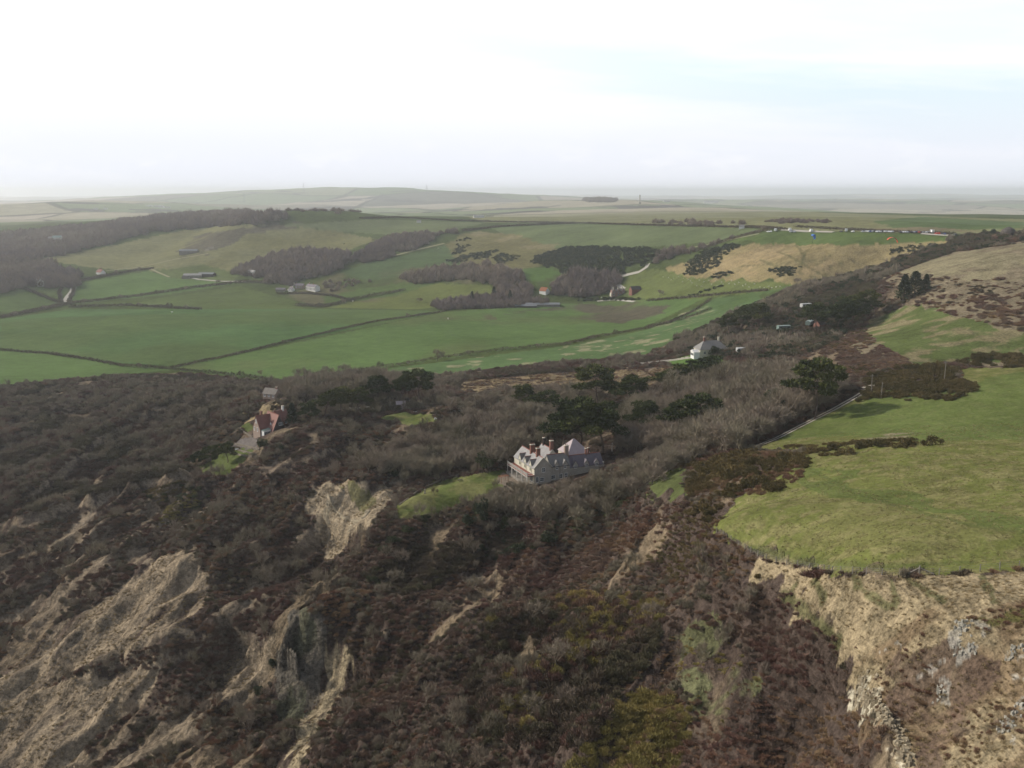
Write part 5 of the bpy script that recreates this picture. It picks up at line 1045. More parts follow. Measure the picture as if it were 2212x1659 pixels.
cottage('garden_shed', 'small pink walled garden shed behind the clipped hedge', 866, 881, 8, 4.6, 3, 2.4, 3.6, 'plaster_pink', 'sunlit_pink_roof', cat='shed')
o = cottage('long_farmhouse', 'long white farmhouse with a row of dark windows', 676, 627, -46, 21, 7, 5., 7.6, 'white_render', 'purple_slate', ((-7, 1.5), (2, 1.5)), 7, frame='dark_wood', cat='farmhouse')
for k_ in range(7): window(o, 'y-', (-3.5, -10.5+(k_+.5)*3), 1.2, .9, 1.3, 'dark_wood')
cottage('stone_barn', 'dark stone barn joined to the garden of the long white farmhouse', 648, 623, -12, 11, 6.5, 4, 6.4, 'brick_pale', 'purple_slate', ((-4.6, 1.2),), 3, cat='barn')
cottage('tin_barn', 'low barn with pale front left of the white farmhouse', 607, 629, -6, 12, 6, 2.6, 4.4, 'concrete', 'purple_slate', cat='barn'); cottage('farm_cottage', 'small brick cottage between barn and white farmhouse', 630, 629, -30, 6, 5, 3, 5.2, 'white_render', 'purple_slate', ((0, 1.),), 2)
cottage('white_cottage', 'white cottage half hidden at the edge of the round wood', 545, 594, -40, 13, 6, 4.5, 7, 'white_render', 'slate', ((-3, 1.5),), 3)
cottage('farm_shed', 'open farm shed with pale grey roof beside the field track', 447, 596, -8, 22, 11, 3, 5, 'dark_wood', 'grey_sheet', cat='farm shed'); cottage('farm_shed', 'longer pale farm shed with stained walls beside the field track', 417, 599, 6, 24, 10, 3.2, 5.4, 'concrete', 'sunlit_pale_slate', cat='farm shed'); cottage('farm_shed', 'low broken brown shed at the end of the farm sheds', 402, 601, 0, 10, 7, 2.2, 3.4, 'weathered_wood', 'shaded_dark_tile', cat='farm shed')
cottage('white_cottage', 'small white cottage with twin brick chimneys at the wood edge', 218, 593, -42, 14, 7, 3.6, 7, 'white_render', 'red_tile', ((-1.5, 3.), (2.5, 3.)), 4)
o = cottage('white_villa', 'white villa with blue grey roof in the trees above the hedged field', 82, 615, -40, 16, 8, 4.5, 7.4, 'white_render', 'slate', ((3, 1.5),), 4); gable(o, 'white_render', 'slate', -8.5, -3, -6.5, -1, 4., 6.8, 'y')
cottage('wood_cabin', 'pale green roofed building deep inside the ridge wood', 125, 528, 0, 14, 7, 8, 11, 'white_render', 'green_glazing', dz=3); cottage('wood_cabin', 'low grey building deep inside the ridge wood', 113, 528, 0, 10, 6, 7, 9.5, 'sunlit_pale_slate', 'sunlit_pale_slate', dz=3)
cottage('quarry_shed', 'grey sheds at the foot of the little quarry', 408, 547, 5, 26, 10, 4, 6, 'concrete', 'grey_sheet', cat='shed')
# brick manor
mat('manor_brick', (.3, .19, .16), .9, .3, .6, (.22, .14, .12))
o = house('brick_manor', 'tall narrow brick manor with steep gables and white windows', 'house', 1336, 639, 10, dz=-.3)
gable(o, 'manor_brick', 'brown_slate', -8.5, 8.5, 0, 8, 7.5, 12, 'x'); 
for x in (-6, 0, 6): dormer(o, 'y-', 0, x, 4, 8.6, 12, 4, 4, 'manor_brick', 'brown_slate', None, (1.6, 2.2), .3); window(o, 'y-', (0, x), 2.4, 1.8, 2.4); chimney(o, x, 3.9, 11.4, 14.8, 1.2, .9, 'cream_wall', 2)
window(o, 'y-', (0, 3), 2.4, 1.2, 2.2); gable(o, 'manor_brick', 'brown_slate', 8.55, 15, 1, 7, 4, 8, 'x'); MB().box(-9.5, -8.55, 1, 7, -2, 5).build('side_bay', 'cream_wall', o)
o.scale = (.85, .85, .66); MB().cyl((-7.6, 4, 11.5), (-7.6, 4, 17), .15, .05, 6).build('flagpole', 'white_paint', o)
cottage('brick_outhouse', 'dark brick outhouse uphill of the brick manor', 1372, 632, 25, 12, 6, 4, 7, 'brick', 'shaded_dark_tile', cat='outhouse'); cottage('white_lodge', 'white walled lodge with brown roof at the bottom of the bare wood', 1176, 634, -40, 9, 7, 3.4, 7, 'white_render', 'rust_iron', cat='cottage')
cottage('cattle_shed', 'long low cattle shed with pale grey roof by the ploughed ground', 1172, 660, 3, 36, 12, 1.8, 3.2, 'concrete', 'grey_sheet', cat='shed'); cottage('cattle_shed', 'second pale shed running left from the cattle shed', 1134, 663, 4, 24, 10, 1.6, 3.2, 'dark_wood', 'grey_sheet', cat='shed')
# pale caravans among the pines
mat('dull_white', (.45, .45, .43), .7, .15, 1.)
def caravan(label, X, Y, rz, L_, col='dull_white', z=0):
    o = house('static_caravan', label, 'caravan', X, Y, rz, 'caravans among the pines', z)
    MB().prism([(-1.5, .5), (1.5, .5), (1.55, 2.7), (0, 3.05), (-1.55, 2.7)], 'x', -L_/2, L_/2).build('body', col, o); MB().box(-L_/2+.4, L_/2-.4, -1.1, 1.1, -1, .48).build('skirt', 'dark_wood', o)
    for k_ in range(3): window(o, 'y-', (-1.53, -L_/2+(k_+.5)*L_/3), 1.8, L_/5, .8, 'lead')
    MB().box(-.5, .5, -1.62, -1.545, .6, 2.5).build('door', 'lead', o)
caravan('white caravan on the uphill side of the great pine', 1740, 668, 20, 7, z=1.); caravan('caravan with pale green roof below the great pine', 1748, 708, 60, 8, 'green_glazing', z=1.5); caravan('long dull green caravan in the thicket by the lane', 1692, 718, 15, 8, 'green_glazing', z=1.5)
cottage('timber_chalet', 'small chalet with red posts and white gable under the great pine', 1770, 712, 30, 5, 5, 3, 5, 'brick', 'shaded_dark_tile', cat='chalet', dz=.5); caravan('tiny white caravan beside the white cottage garden', 1600, 764, 10, 4.5, z=.5)
cottage('greenhouse', 'glazed greenhouse frame in the white cottage garden', 1618, 756, 40, 4, 3, 1.8, 2.8, 'green_glazing', 'green_glazing', cat='greenhouse', dz=.5)
# hut on the knoll, far farms, far town
o = house('round_hut', 'dark rounded stone hut on top of the knoll', 'hut', 2178, 506, 0, dz=-.5)
m_ = MB(); ns = 14; rad = (5.2, 5.4, 5., 3.8, 1.9, .4); hz_ = (-1, 1, 2.6, 4.2, 5.3, 5.8); V = [(math.cos(t*2*math.pi/ns)*r_, math.sin(t*2*math.pi/ns)*r_, z) for r_, z in zip(rad, hz_) for t in range(ns)]
m_.add(V, [(k_*ns+t, k_*ns+(t+1) % ns, (k_+1)*ns+(t+1) % ns, (k_+1)*ns+t) for k_ in range(5) for t in range(ns)]+[tuple(5*ns+t for t in range(ns))]).build('dome', 'dark_thatch', o); MB().box(-.9, .9, -5.75, -4.8, -1, 1.5).build('doorway', 'dark_wood', o)
for X, Y, L_, tt in ((322, 446, 26, 'far white farm building at the end of the skyline farm row'), (344, 448, 40, 'largest far white building of the skyline farm row'), (362, 449, 24, 'far white barn at the wood end of the skyline farm row'), (207, 452, 16, 'tiny far white house on the pale hill'), (228, 452, 14, 'second tiny far white house on the pale hill'), (1034, 470, 22, 'small white farm standing alone on the far plateau'), (1530, 439, 60, 'far white works building in the hazy town'), (1545, 438, 40, 'smaller far white building in the hazy town'), (1440, 436, 30, 'far pale farm on the hazy ridge'), (905, 481, 7, 'small white field shelter on the plateau field'), (1602, 494, 6, 'white trailer at the corner of the plateau field')):
    cottage('far_farm', tt, X, Y, rng.uniform(-15, 15), L_, L_*.35, max(3, L_*.13), max(4.5, L_*.2), 'white_render', 'sunlit_pale_slate', cat='farm', group='far white farms')
# low ruined wall, terrace rocks by the pine row
def low_wall(label, P, ht=.9, th=.25, m_='stone_wall', name='stone_wall', group=None):
    L = world_line(P, 3); b = MB()
    for (ax_, ay), (bx_, by) in zip(L[:-1], L[1:]):
        d_ = Vector((bx_-ax_, by-ay, 0)); nn = Vector((-d_.y, d_.x, 0)).normalized()*th; z0, z1 = float(H(ax_, ay)), float(H(bx_, by)); hh = ht*rng.uniform(.75, 1.1); V = [Vector((ax_, ay, 0))+nn, Vector((ax_, ay, 0))-nn, Vector((bx_, by, 0))-nn, Vector((bx_, by, 0))+nn]
        b.add([(v.x, v.y, z-.8) for v, z in zip(V, (z0, z0, z1, z1))]+[(v.x, v.y, z+hh) for v, z in zip(V, (z0, z0, z1, z1))], [(0,3,2,1),(4,5,6,7),(0,1,5,4),(1,2,6,5),(2,3,7,6),(3,0,4,7)])
    setp(b.build(name, m_), label, 'wall', group)
low_wall('low ruined wall with pale capstones in the hollow below the house', [(1100,1136),(1125,1134),(1150,1130)], .8, .2, 'dry_stone'); low_wall('yellowish dry wall by the pine row', [(722,892),(760,886),(800,884)], 1.5, .4); low_wall('dry stone wall round the seaward edge of the house lawn', [(862,1092),(905,1060),(960,1034),(1010,1022)], .45, .2, 'dry_stone')
low_wall('garden wall of the white cottage', [(1330,792),(1420,784),(1505,772)], 1.2)
# rock bed in the scarp below the lawn: blocks of one broken ledge
def rock(label, P, hts, wds, m_='rock_face'):
    L = world_line(P, 2.2); b = MB()
    for k_ in range(len(L)-1):
        x, y = L[k_]; z = float(H(x, y))
        for t in range(2):
            s0, s1 = rng.uniform(.5, 1.)*wds, rng.uniform(.5, 1.)*wds; hh = hts*rng.uniform(.4, 1.); a_ = rng.uniform(0, 3); ox, oy = rng.normal(size=2)*.6
            zb = float(H(x+ox, y+oy))-1.5; V = []
            for zz_, f in ((zb, 1.1), (zb+hh*.6, 1.05), (zb+hh+1.3, .75)):
                for qx, qy in ((-1, -1), (1, -1), (1, 1), (-1, 1)):
                    ux, uy = qx*s0*f*rng.uniform(.75, 1.1), qy*s1*f*rng.uniform(.75, 1.1); V.append((x+ox+ux*math.cos(a_)-uy*math.sin(a_), y+oy+ux*math.sin(a_)+uy*math.cos(a_), zz_+rng.uniform(-.2, .2)))
            b.add(V, [(0,3,2,1),(8,9,10,11)]+[(c*4+i, c*4+(i+1) % 4, c*4+4+(i+1) % 4, c*4+4+i) for c in (0, 1) for i in range(4)])
    setp(b.build('rock_outcrop', m_), label, 'rock')
def crag(label, P, hgt, m_='rock_face'):
    """one layered rock face hanging from a rim: beds stand out and set back, joints cut across them"""
    L = world_line(P, 1.2); seg = np.hypot(*np.diff(L, axis=0).T); cs = np.r_[0, np.cumsum(seg)]; N = int(cs[-1]/.45); u = np.linspace(0, cs[-1], N); x = np.interp(u, cs, L[:, 0]); y = np.interp(u, cs, L[:, 1])
    for q in range(4): x[1:-1] = (x[:-2]+x[1:-1]*2+x[2:])/4; y[1:-1] = (y[:-2]+y[1:-1]*2+y[2:])/4
    tx_, ty_ = np.gradient(x), np.gradient(y); ln = np.hypot(tx_, ty_)+1e-9; nx, ny = -ty_/ln, tx_/ln; sg = np.sign(-(nx*x+ny*y)); sg = np.where(sg.sum() >= 0, 1, -1); nx, ny = nx*sg, ny*sg
    K = 22; ztop = H(x, y)+.5; V = []
    hv = hgt*(.6+.6*fbm(u, u*0, 6, 3, 7))*np.clip(np.minimum(u, cs[-1]-u)/4+.25, .25, 1)
    for k in range(K):
        f = k/(K-1); bed = fbm(u*.12, u*0+k*.9, 1, 2, 17)*1.1+.45*vnoise(np.floor(u/1.1)*3.1, u*0+k//3*5.3, 23); out = -.3+f**1.2*2.6+bed*(.3+.9*(1-abs(2*f-1)))
        V.append(np.stack([x+nx*out, y+ny*out, ztop-hv*f+(fbm(u, u*0+k, 1.5, 2, 3)-.5)*.35], 1))
    V.append(np.stack([x-nx*1.6, y-ny*1.6, ztop-hv*1.1], 1)); V.append(np.stack([x-nx*1.5, y-ny*1.5, ztop-.1], 1)); K += 2
    V = np.stack(V, 1).reshape(-1, 3); F_ = [(i*K+k, i*K+(k+1) % K, (i+1)*K+(k+1) % K, (i+1)*K+k) for i in range(N-1) for k in range(K)]
    b = MB().add(V, F_); setp(b.build('rock_outcrop', m_), label, 'rock')
crag('craggy tan rock face along the rim of the scarp beside the lawn', [(708,1070),(716,1092),(732,1112),(752,1124),(772,1126),(790,1116),(800,1104)], 7.5)
rock('pale crumbling rock rib running down the chalky slope', [(1852,1478),(1872,1500),(1900,1530),(1930,1570),(1950,1610),(1962,1650)], .75, .42)
for tt, P in (('chalk ledge under the brown turf lip', [(2062,1354),(2090,1349)]), ('broken chalk face below the turf lip', [(2080,1385),(2092,1405)]), ('chalk crag at the picture edge below the turf lip', [(2185,1412),(2198,1402)]), ('small round chalk knob among the bracken', [(2024,1504),(2036,1506)]), ('chalk blocks low at the picture edge', [(2196,1530),(2202,1545)]), ('slender chalk rib low on the brown slope', [(2168,1560),(2170,1580)])): rock(tt, P, .55, .34, 'chalk')
# fences and poles -----------------------------------------------------------------
def fence(label, P, step, ht=1.25, wires=3):
    L = world_line(P, 3); seg = np.hypot(*np.diff(L, axis=0).T); cs = np.r_[0, np.cumsum(seg)]; N = int(cs[-1]/step); u = np.linspace(0, cs[-1], N+1); x = np.interp(u, cs, L[:, 0]); y = np.interp(u, cs, L[:, 1]); z = H(x, y)
    o = thing('wire_fence', label, 'fence', (x[0], y[0], z[0])); q0 = Vector((x[0], y[0], z[0])); posts = []
    for a_, b_, c in zip(x, y, z):
        p = Vector((a_, b_, c))-q0; tl = rng.normal(size=2)*.06
        MB().cyl(p-Vector((0, 0, .4)), p+Vector((tl[0], tl[1], ht*rng.uniform(.9, 1.1))), .1, .09, 5).build('post', 'weathered_wood', o); posts.append(p)
    w_ = MB()
    for k_ in range(wires):
        for p, q in zip(posts[:-1], posts[1:]): hh = Vector((0, 0, ht*(.35+.28*k_))); w_.cyl(p+hh, q+hh, .012, .012, 3)
    w_.build('wire', 'lead', o); return o, posts
fo, posts = fence('weathered post and wire fence along the bottom of the bright field', [(1548,1150),(1590,1176),(1640,1203),(1700,1220),(1800,1236),(1900,1242),(2000,1243),(2100,1236),(2212,1226),(2330,1218)], 3.)
k_ = min(range(len(posts)), key=lambda i: abs((lambda p: math.atan2(p.x, p.y))(posts[i]+fo.location)-rays((1990, 1240))[0][0])); p = posts[k_]; t_ = (posts[k_+1]-posts[k_]).normalized()
MB().cyl(p+Vector((0, 0, -.4)), p+Vector((0, 0, 1.7)), .16, .14, 6).build('strainer_post', 'weathered_wood', fo)
for s_ in (1, -1): MB().cyl(p+Vector((0, 0, 1.4)), p+t_*s_*2.4+Vector((0, 0, .1)), .09, .09, 5).build('brace', 'weathered_wood', fo)
def pole(label, X, Y, ht, cross=True, mt='weathered_wood'):
    o = house('utility_pole', label, 'pole', X, Y, 20, 'utility poles', -.4); MB().cyl((0, 0, 0), (0, 0, ht), .16, .11, 6).build('shaft', mt, o)
    if cross: MB().box(-.8, .8, -.06, .06, ht-.7, ht-.55).build('crossarm', mt, o)
pole('utility pole rising out of the gorse at the top of the bright field', 2040, 822, 8); pole('utility pole at the track junction', 1882, 846, 7); pole('short utility pole by the gorse next to the track', 1904, 858, 6, False); pole('tall pale mast behind the sunlit pink pyramid roof', 1322, 975, 4, False, 'white_paint'); pole('pale thin pole in the wood beside the flat topped pine', 1432, 975, 6, False)
# lattice pylons and the monument on the skyline
def pylon(label, X, Y, ht):
    o = house('lattice_pylon', label, 'pylon', X, Y, 30, 'skyline pylons', -1); b = MB(); w_ = ht*.1
    for sx_, sy_ in ((1, 1), (1, -1), (-1, 1), (-1, -1)): b.cyl((sx_*w_, sy_*w_, 0), (sx_*w_*.15, sy_*w_*.15, ht), .35, .2, 4)
    for q in range(6):
        z0, z1 = ht*q/6, ht*(q+1)/6; f0, f1 = w_*(1-.85*q/6), w_*(1-.85*(q+1)/6)
        for s_ in (1, -1): b.cyl((-f0, s_*f0, z0), (f1, s_*f1, z1),   .1, .1, 3).cyl((f0, s_*f0, z0), (-f1, s_*f1, z1), .25, .25, 3)
    b.build('lattice', 'lead', o); a_ = MB()
    for z in (.62, .78, .94): a_.cyl((-ht*.17, 0, ht*z), (ht*.17, 0, ht*z), .35, .35, 4)
    a_.build('crossarms', 'lead', o)
pylon('faint pylon left of the highest far hill', 528, 437, 60); pylon('faint pylon on the highest far hill', 656, 414, 60); pylon('faint pylon behind the far farm ridge', 922, 418, 55)
o = house('stone_column', 'tall stone column standing on the far ridge', 'monument', 1382, 440, 0, dz=-1); MB().box(-4, 4, -4, 4, 0, 7).build('plinth', 'stone_wall', o); MB().cyl((0, 0, 7), (0, 0, 30), 2.6, 2., 10).build('shaft', 'stone_wall', o); MB().cyl((0, 0, 30), (0, 0, 33), 3.2, 2.4, 10).build('cap', 'stone_wall', o)
# ---------------------------------------------------------------- tracks and roads: strips lying on the ground
mat('gravel', (.36, .32, .26), .95, .25, 1.2, (.25, .22, .17)); mat('road_dust', (.38, .35, .3), .95, .2, .4, (.34, .31, .26)); mat('rut', (.4, .36, .3), .95, .3, 1.5, (.2, .18, .13)); mat('farm_track', (.27, .24, .15), .95, .3, .5, (.17, .17, .08))
def ribbon(name, P, wd_, m_, lift_=.06, off=0.):
    L = world_line(P, 4); T = np.gradient(L, axis=0); T /= np.linalg.norm(T, axis=1, keepdims=True)+1e-9; Nn = np.stack([-T[:, 1], T[:, 0]], 1); C = L+Nn*off; ks = (-.5, -.17, .17, .5); V = []
    for k_ in ks: q = C+Nn*wd_*k_; V.append(np.stack([q[:, 0], q[:, 1], H(q[:, 0], q[:, 1])+lift_], 1))
    V = np.stack(V, 1).reshape(-1, 3); n_ = len(L); F_ = [(i*4+j, i*4+j+1, i*4+j+5, i*4+j+4) for i in range(n_-1) for j in range(3)]
    o = obj(name, mesh_from(name, V, F_), None, m_); o['kind'] = 'structure'; return o
TR = [(1640,962),(1680,946),(1740,915),(1800,885),(1850,857),(1880,838),(1896,831)]
ribbon('track', TR, 1., 'rut', .09, .95); ribbon('track', TR, 1., 'rut', .09, -.95); ribbon('track', [(1862,838),(1896,830),(1925,826)], 3., 'gravel', .09)
ribbon('road', [(152,608),(160,616),(156,630),(147,641),(139,653)], 6.5, 'road_dust', .25); ribbon('path', [(398,597),(430,604),(480,608),(530,608)], 4, 'road_dust', .3); ribbon('path', [(322,579),(340,588),(366,599)], 3.5, 'farm_track', .3); ribbon('path', [(230,585),(300,578),(380,560),(450,548)], 3.5, 'farm_track', .3)
ribbon('road', [(1348,625),(1330,612),(1323,604),(1345,596),(1380,588),(1396,578),(1400,570)], 4.5, 'road_dust', .3); ribbon('road', [(1290,651),(1330,648),(1370,652)], 3.5, 'road_dust', .3); ribbon('path', [(1420,545),(1470,540),(1560,522),(1640,505)], 3, 'farm_track', .3)
ribbon('path', [(1895,792),(1870,775),(1842,742),(1835,722)], 1.2, 'farm_track', .08); ribbon('path', [(1720,770),(1742,742),(1762,722)], 2.4, 'rut', .08); ribbon('path', [(20,680),(70,671),(118,662)], 3.5, 'farm_track', .3); ribbon('path', [(850,553),(900,540),(960,526)], 5, 'farm_track', .3)
ribbon('road', [(1688,496.5),(1740,500),(1800,501.5)], 5, 'road_dust', .3); ribbon('road', [(1990,505),(2030,508),(2056,509)], 4, 'road_dust', .3); ribbon('path', [(622,628),(633,617),(632,606)], 4, 'road_dust', .3)

# ---------------------------------------------------------------- cars on the ridge
for nm, c in (('car_white', (.75, .75, .74)), ('car_silver', (.42, .43, .45)), ('car_red', (.4, .04, .03)), ('car_blue', (.06, .09, .2)), ('car_dark', (.04, .04, .045))): mat(nm, c, .35, .05, .5)
mat('tyre', (.02, .02, .02), .9, .1, 3.)
def car_meshes(L_=4.2, W_=1.75, H_=1.45, van=False):
    hw = W_/2; b = MB()
    prof = [(-L_/2, .3), (L_/2, .3), (L_/2, .72), (L_*.26, .88), (-L_*.46, .9), (-L_/2, .75)] if not van else [(-L_/2, .35), (L_/2, .35), (L_/2, 1.), (L_*.4, 1.15), (L_*.3, H_), (-L_/2, H_)]
    b.prism(prof, 'y', -hw, hw)
    if not van:
        V = [(-L_*.44, -hw*.95, .89), (L_*.22, -hw*.95, .89), (L_*.22, hw*.95, .89), (-L_*.44, hw*.95, .89), (-L_*.32, -hw*.75, H_), (L_*.06, -hw*.75, H_), (L_*.06, hw*.75, H_), (-L_*.32, hw*.75, H_)]
        b.add(V, [(0,1,5,4),(1,2,6,5),(2,3,7,6),(3,0,4,7),(4,5,6,7)])
    g = MB()
    if van: g.box(L_*.02, L_*.3, -hw-.02, hw+.02, H_*.55, H_*.85).add([(L_*.4+.02, -hw*.85, 1.2), (L_*.4+.02, hw*.85, 1.2), (L_*.31+.02, hw*.85, H_*.95), (L_*.31+.02, -hw*.85, H_*.95)], [(0,1,2,3)])
    else:
        for s_ in (1, -1): g.add([(-L_*.36, s_*hw*.93, .98), (L_*.15, s_*hw*.93, .98), (L_*.05, s_*hw*.8, H_-.12), (-L_*.3, s_*hw*.8, H_-.12)], [(0,1,2,3)])
        g.add([(L_*.215, -hw*.8, .95), (L_*.215, hw*.8, .95), (L_*.08, hw*.68, H_-.08), (L_*.08, -hw*.68, H_-.08)], [(0,1,2,3)])
    ws = []
    for sx_ in (1, -1):
        for sy_ in (1, -1): ws.append(MB().cyl((sx_*L_*.3, sy_*(hw-.18), .32), (sx_*L_*.3, sy_*(hw+.03), .32), .32, .32, 10).mesh('wheel'))
    return b, g, ws
CAR = {}
def car(kind, label, X, Y, rz):
    p = G(X, Y); loc = (p.x, p.y, p.z+.05)
    col, van = kind
    if kind not in CAR:
        o = thing('camper_van' if van else 'parked_car', label, 'van' if van else 'car', loc, rz); b, g, ws = car_meshes(6.2, 2.2, 2.8, True) if van else car_meshes()
        b.build('body', col, o); g.build('window', 'window_glass', o)
        for m_ in ws: obj('wheel', m_, o, 'tyre')
        note_kids(o); CAR[kind] = o
    else: o = copy_thing(CAR[kind], loc, rz)
    o['label'] = label; o['group'] = 'cars parked on the ridge'; return o
CN = dict(car_white='white', car_silver='silver', car_red='red', car_blue='dark blue', car_dark='black')
cx = lambda q: 1599.5+.2205*q
for q, y, c, van, tt in ((270, 103, 'car_white', 0, 'white car at the field corner end of the ridge car park'), (298, 101, 'car_white', 0, 'second white car at the field corner end of the ridge'), (345, 92, 'car_white', 1, 'white van at the start of the pale ridge road'), (482, 88, 'car_white', 1, 'white van standing above a grey car on the ridge road'), (492, 103, 'car_silver', 0, 'grey car below the lone white van on the ridge road'), (525, 103, 'car_silver', 0, 'silver car beside the grey car on the ridge road'), (690, 99, 'car_white', 1, 'white van parked alone above the blue paraglider'), (985, 101, 'car_dark', 0, 'black car just before the big white motorhome'), (1035, 96, 'car_white', 1, 'big white motorhome at the start of the car row'), (1100, 101, 'car_white', 0, 'white car just after the big motorhome'),
                       (1745, 108, 'car_red', 0, 'bright red car before the tall white van'), (1875, 110, 'car_white', 1, 'tall white van between the red cars'), (1920, 120, 'car_red', 0, 'red car right after the tall white van'), (1948, 122, 'car_red', 0, 'second red car after the tall white van'), (1975, 124, 'car_dark', 0, 'black car following the red cars'), (2000, 126, 'car_blue', 0, 'dark blue car last in the row'), (2103, 132, 'car_dark', 0, 'dark car standing apart beyond the end of the row')):
    car((c, van), tt, cx(q), 477.9+.2205*y+1.2, R(rng.uniform(60, 120)))
seq = ['car_silver', 'car_dark', 'car_silver', 'car_white', 'car_blue', 'car_silver', 'car_dark', 'car_white', 'car_silver', 'car_silver', 'car_dark', 'car_white', 'car_silver', 'car_white', 'car_white', 'car_silver', 'car_dark', 'car_white', 'car_white', 'car_silver', 'car_dark', 'car_dark', 'car_silver', 'car_blue', 'car_silver', 'car_white', 'car_silver']
for q, c in zip(list(range(1190, 1495, 20))+list(range(1565, 1720, 22))+[1785, 1810, 1835], seq):
    car((c, 0), f'small {CN[c]} car in the crowded middle of the ridge car row', cx(q+rng.uniform(-4, 4)), 477.9+.2205*(99+(q-1190)*.016+rng.uniform(-2, 3))+1.2, R(rng.uniform(70, 110)))
# ---------------------------------------------------------------- people
mat('skin', (.5, .33, .25), .6, .1, 3.); mat('dark_clothes', (.03, .032, .04), .9, .2, 3.); mat('hair', (.05, .035, .025), .8, .2, 4.)
def person(label, loc, rz, pose='stand', group=None):
    import bmesh
    o = thing('person', label, 'person', loc, rz, group)
    J = dict(pel=(0,0,.98), sp=(0,0,1.2), ch=(0,0,1.42), nk=(0,0,1.54), hd=(0,.01,1.64), top=(0,.01,1.74))
    if pose == 'stand': J.update(hl=(-.1,0,.92), kl=(-.12,.03,.5), al=(-.13,-.02,.08), fl=(-.14,.14,.04), hr=(.1,0,.92), kr=(.12,.02,.5), ar=(.14,-.03,.08), fr=(.16,.13,.04), sl=(-.2,0,1.44), el=(-.27,-.02,1.16), wl=(-.26,.1,.92), ml=(-.26,.14,.82), sr=(.2,0,1.44), er=(.27,-.02,1.16), wr=(.27,.1,.93), mr=(.26,.15,.84))
    else: J.update(hl=(-.1,.05,.93), kl=(-.13,.48,.92), al=(-.13,.72,.56), fl=(-.13,.86,.55), hr=(.1,.05,.93), kr=(.13,.48,.94), ar=(.13,.7,.55), fr=(.13,.84,.54), sl=(-.2,0,1.44), el=(-.32,.12,1.5), wl=(-.26,.16,1.76), ml=(-.25,.17,1.86), sr=(.2,0,1.44), er=(.32,.12,1.5), wr=(.26,.16,1.76), mr=(.25,.17,1.86))
    E = ['pel sp','sp ch','ch nk','nk hd','hd top','pel hl','hl kl','kl al','al fl','pel hr','hr kr','kr ar','ar fr','ch sl','sl el','el wl','wl ml','ch sr','sr er','er wr','wr mr']
    rad = dict(pel=.15, sp=.14, ch=.16, nk=.06, hd=.1, top=.08, hl=.1, hr=.1, kl=.065, kr=.065, al=.045, ar=.045, fl=.04, fr=.04, sl=.075, sr=.075, el=.05, er=.05, wl=.035, wr=.035, ml=.04, mr=.04)
    k_ = list(J); me = bpy.data.meshes.new('body'); me.from_pydata([J[a_] for a_ in k_], [tuple(k_.index(t) for t in e.split()) for e in E], [])
    b = obj('body', me, o, 'dark_clothes'); b.modifiers.new('skin', 'SKIN'); b.modifiers.new('sub', 'SUBSURF').levels = 1; b.modifiers['sub'].render_levels = 1
    for v, nm in zip(me.skin_vertices[0].data, k_): v.radius = (rad[nm]*.9,)*2
    me.skin_vertices[0].data[0].use_root = True
    bm = bmesh.new(); bmesh.ops.create_icosphere(bm, subdivisions=2, radius=.115, matrix=Matrix.Translation((0, .012, 1.7))); hm_ = bpy.data.meshes.new('hair'); 
    for v in list(bm.verts):
        if v.co.z < 1.68 and v.co.y > .03: bm.verts.remove(v)
    bm.to_mesh(hm_); bm.free(); obj('hair', hm_, o, 'hair'); return o
def on_ground(X, Y): p = G(X, Y); return (p.x, p.y, p.z)
person('person in dark clothes standing on the green ridge by the red paraglider', on_ground(1905, 515), 2., group='people on the ridge'); person('second person in dark clothes uphill of the red paraglider', on_ground(1913, 510.5), 1., group='people on the ridge')
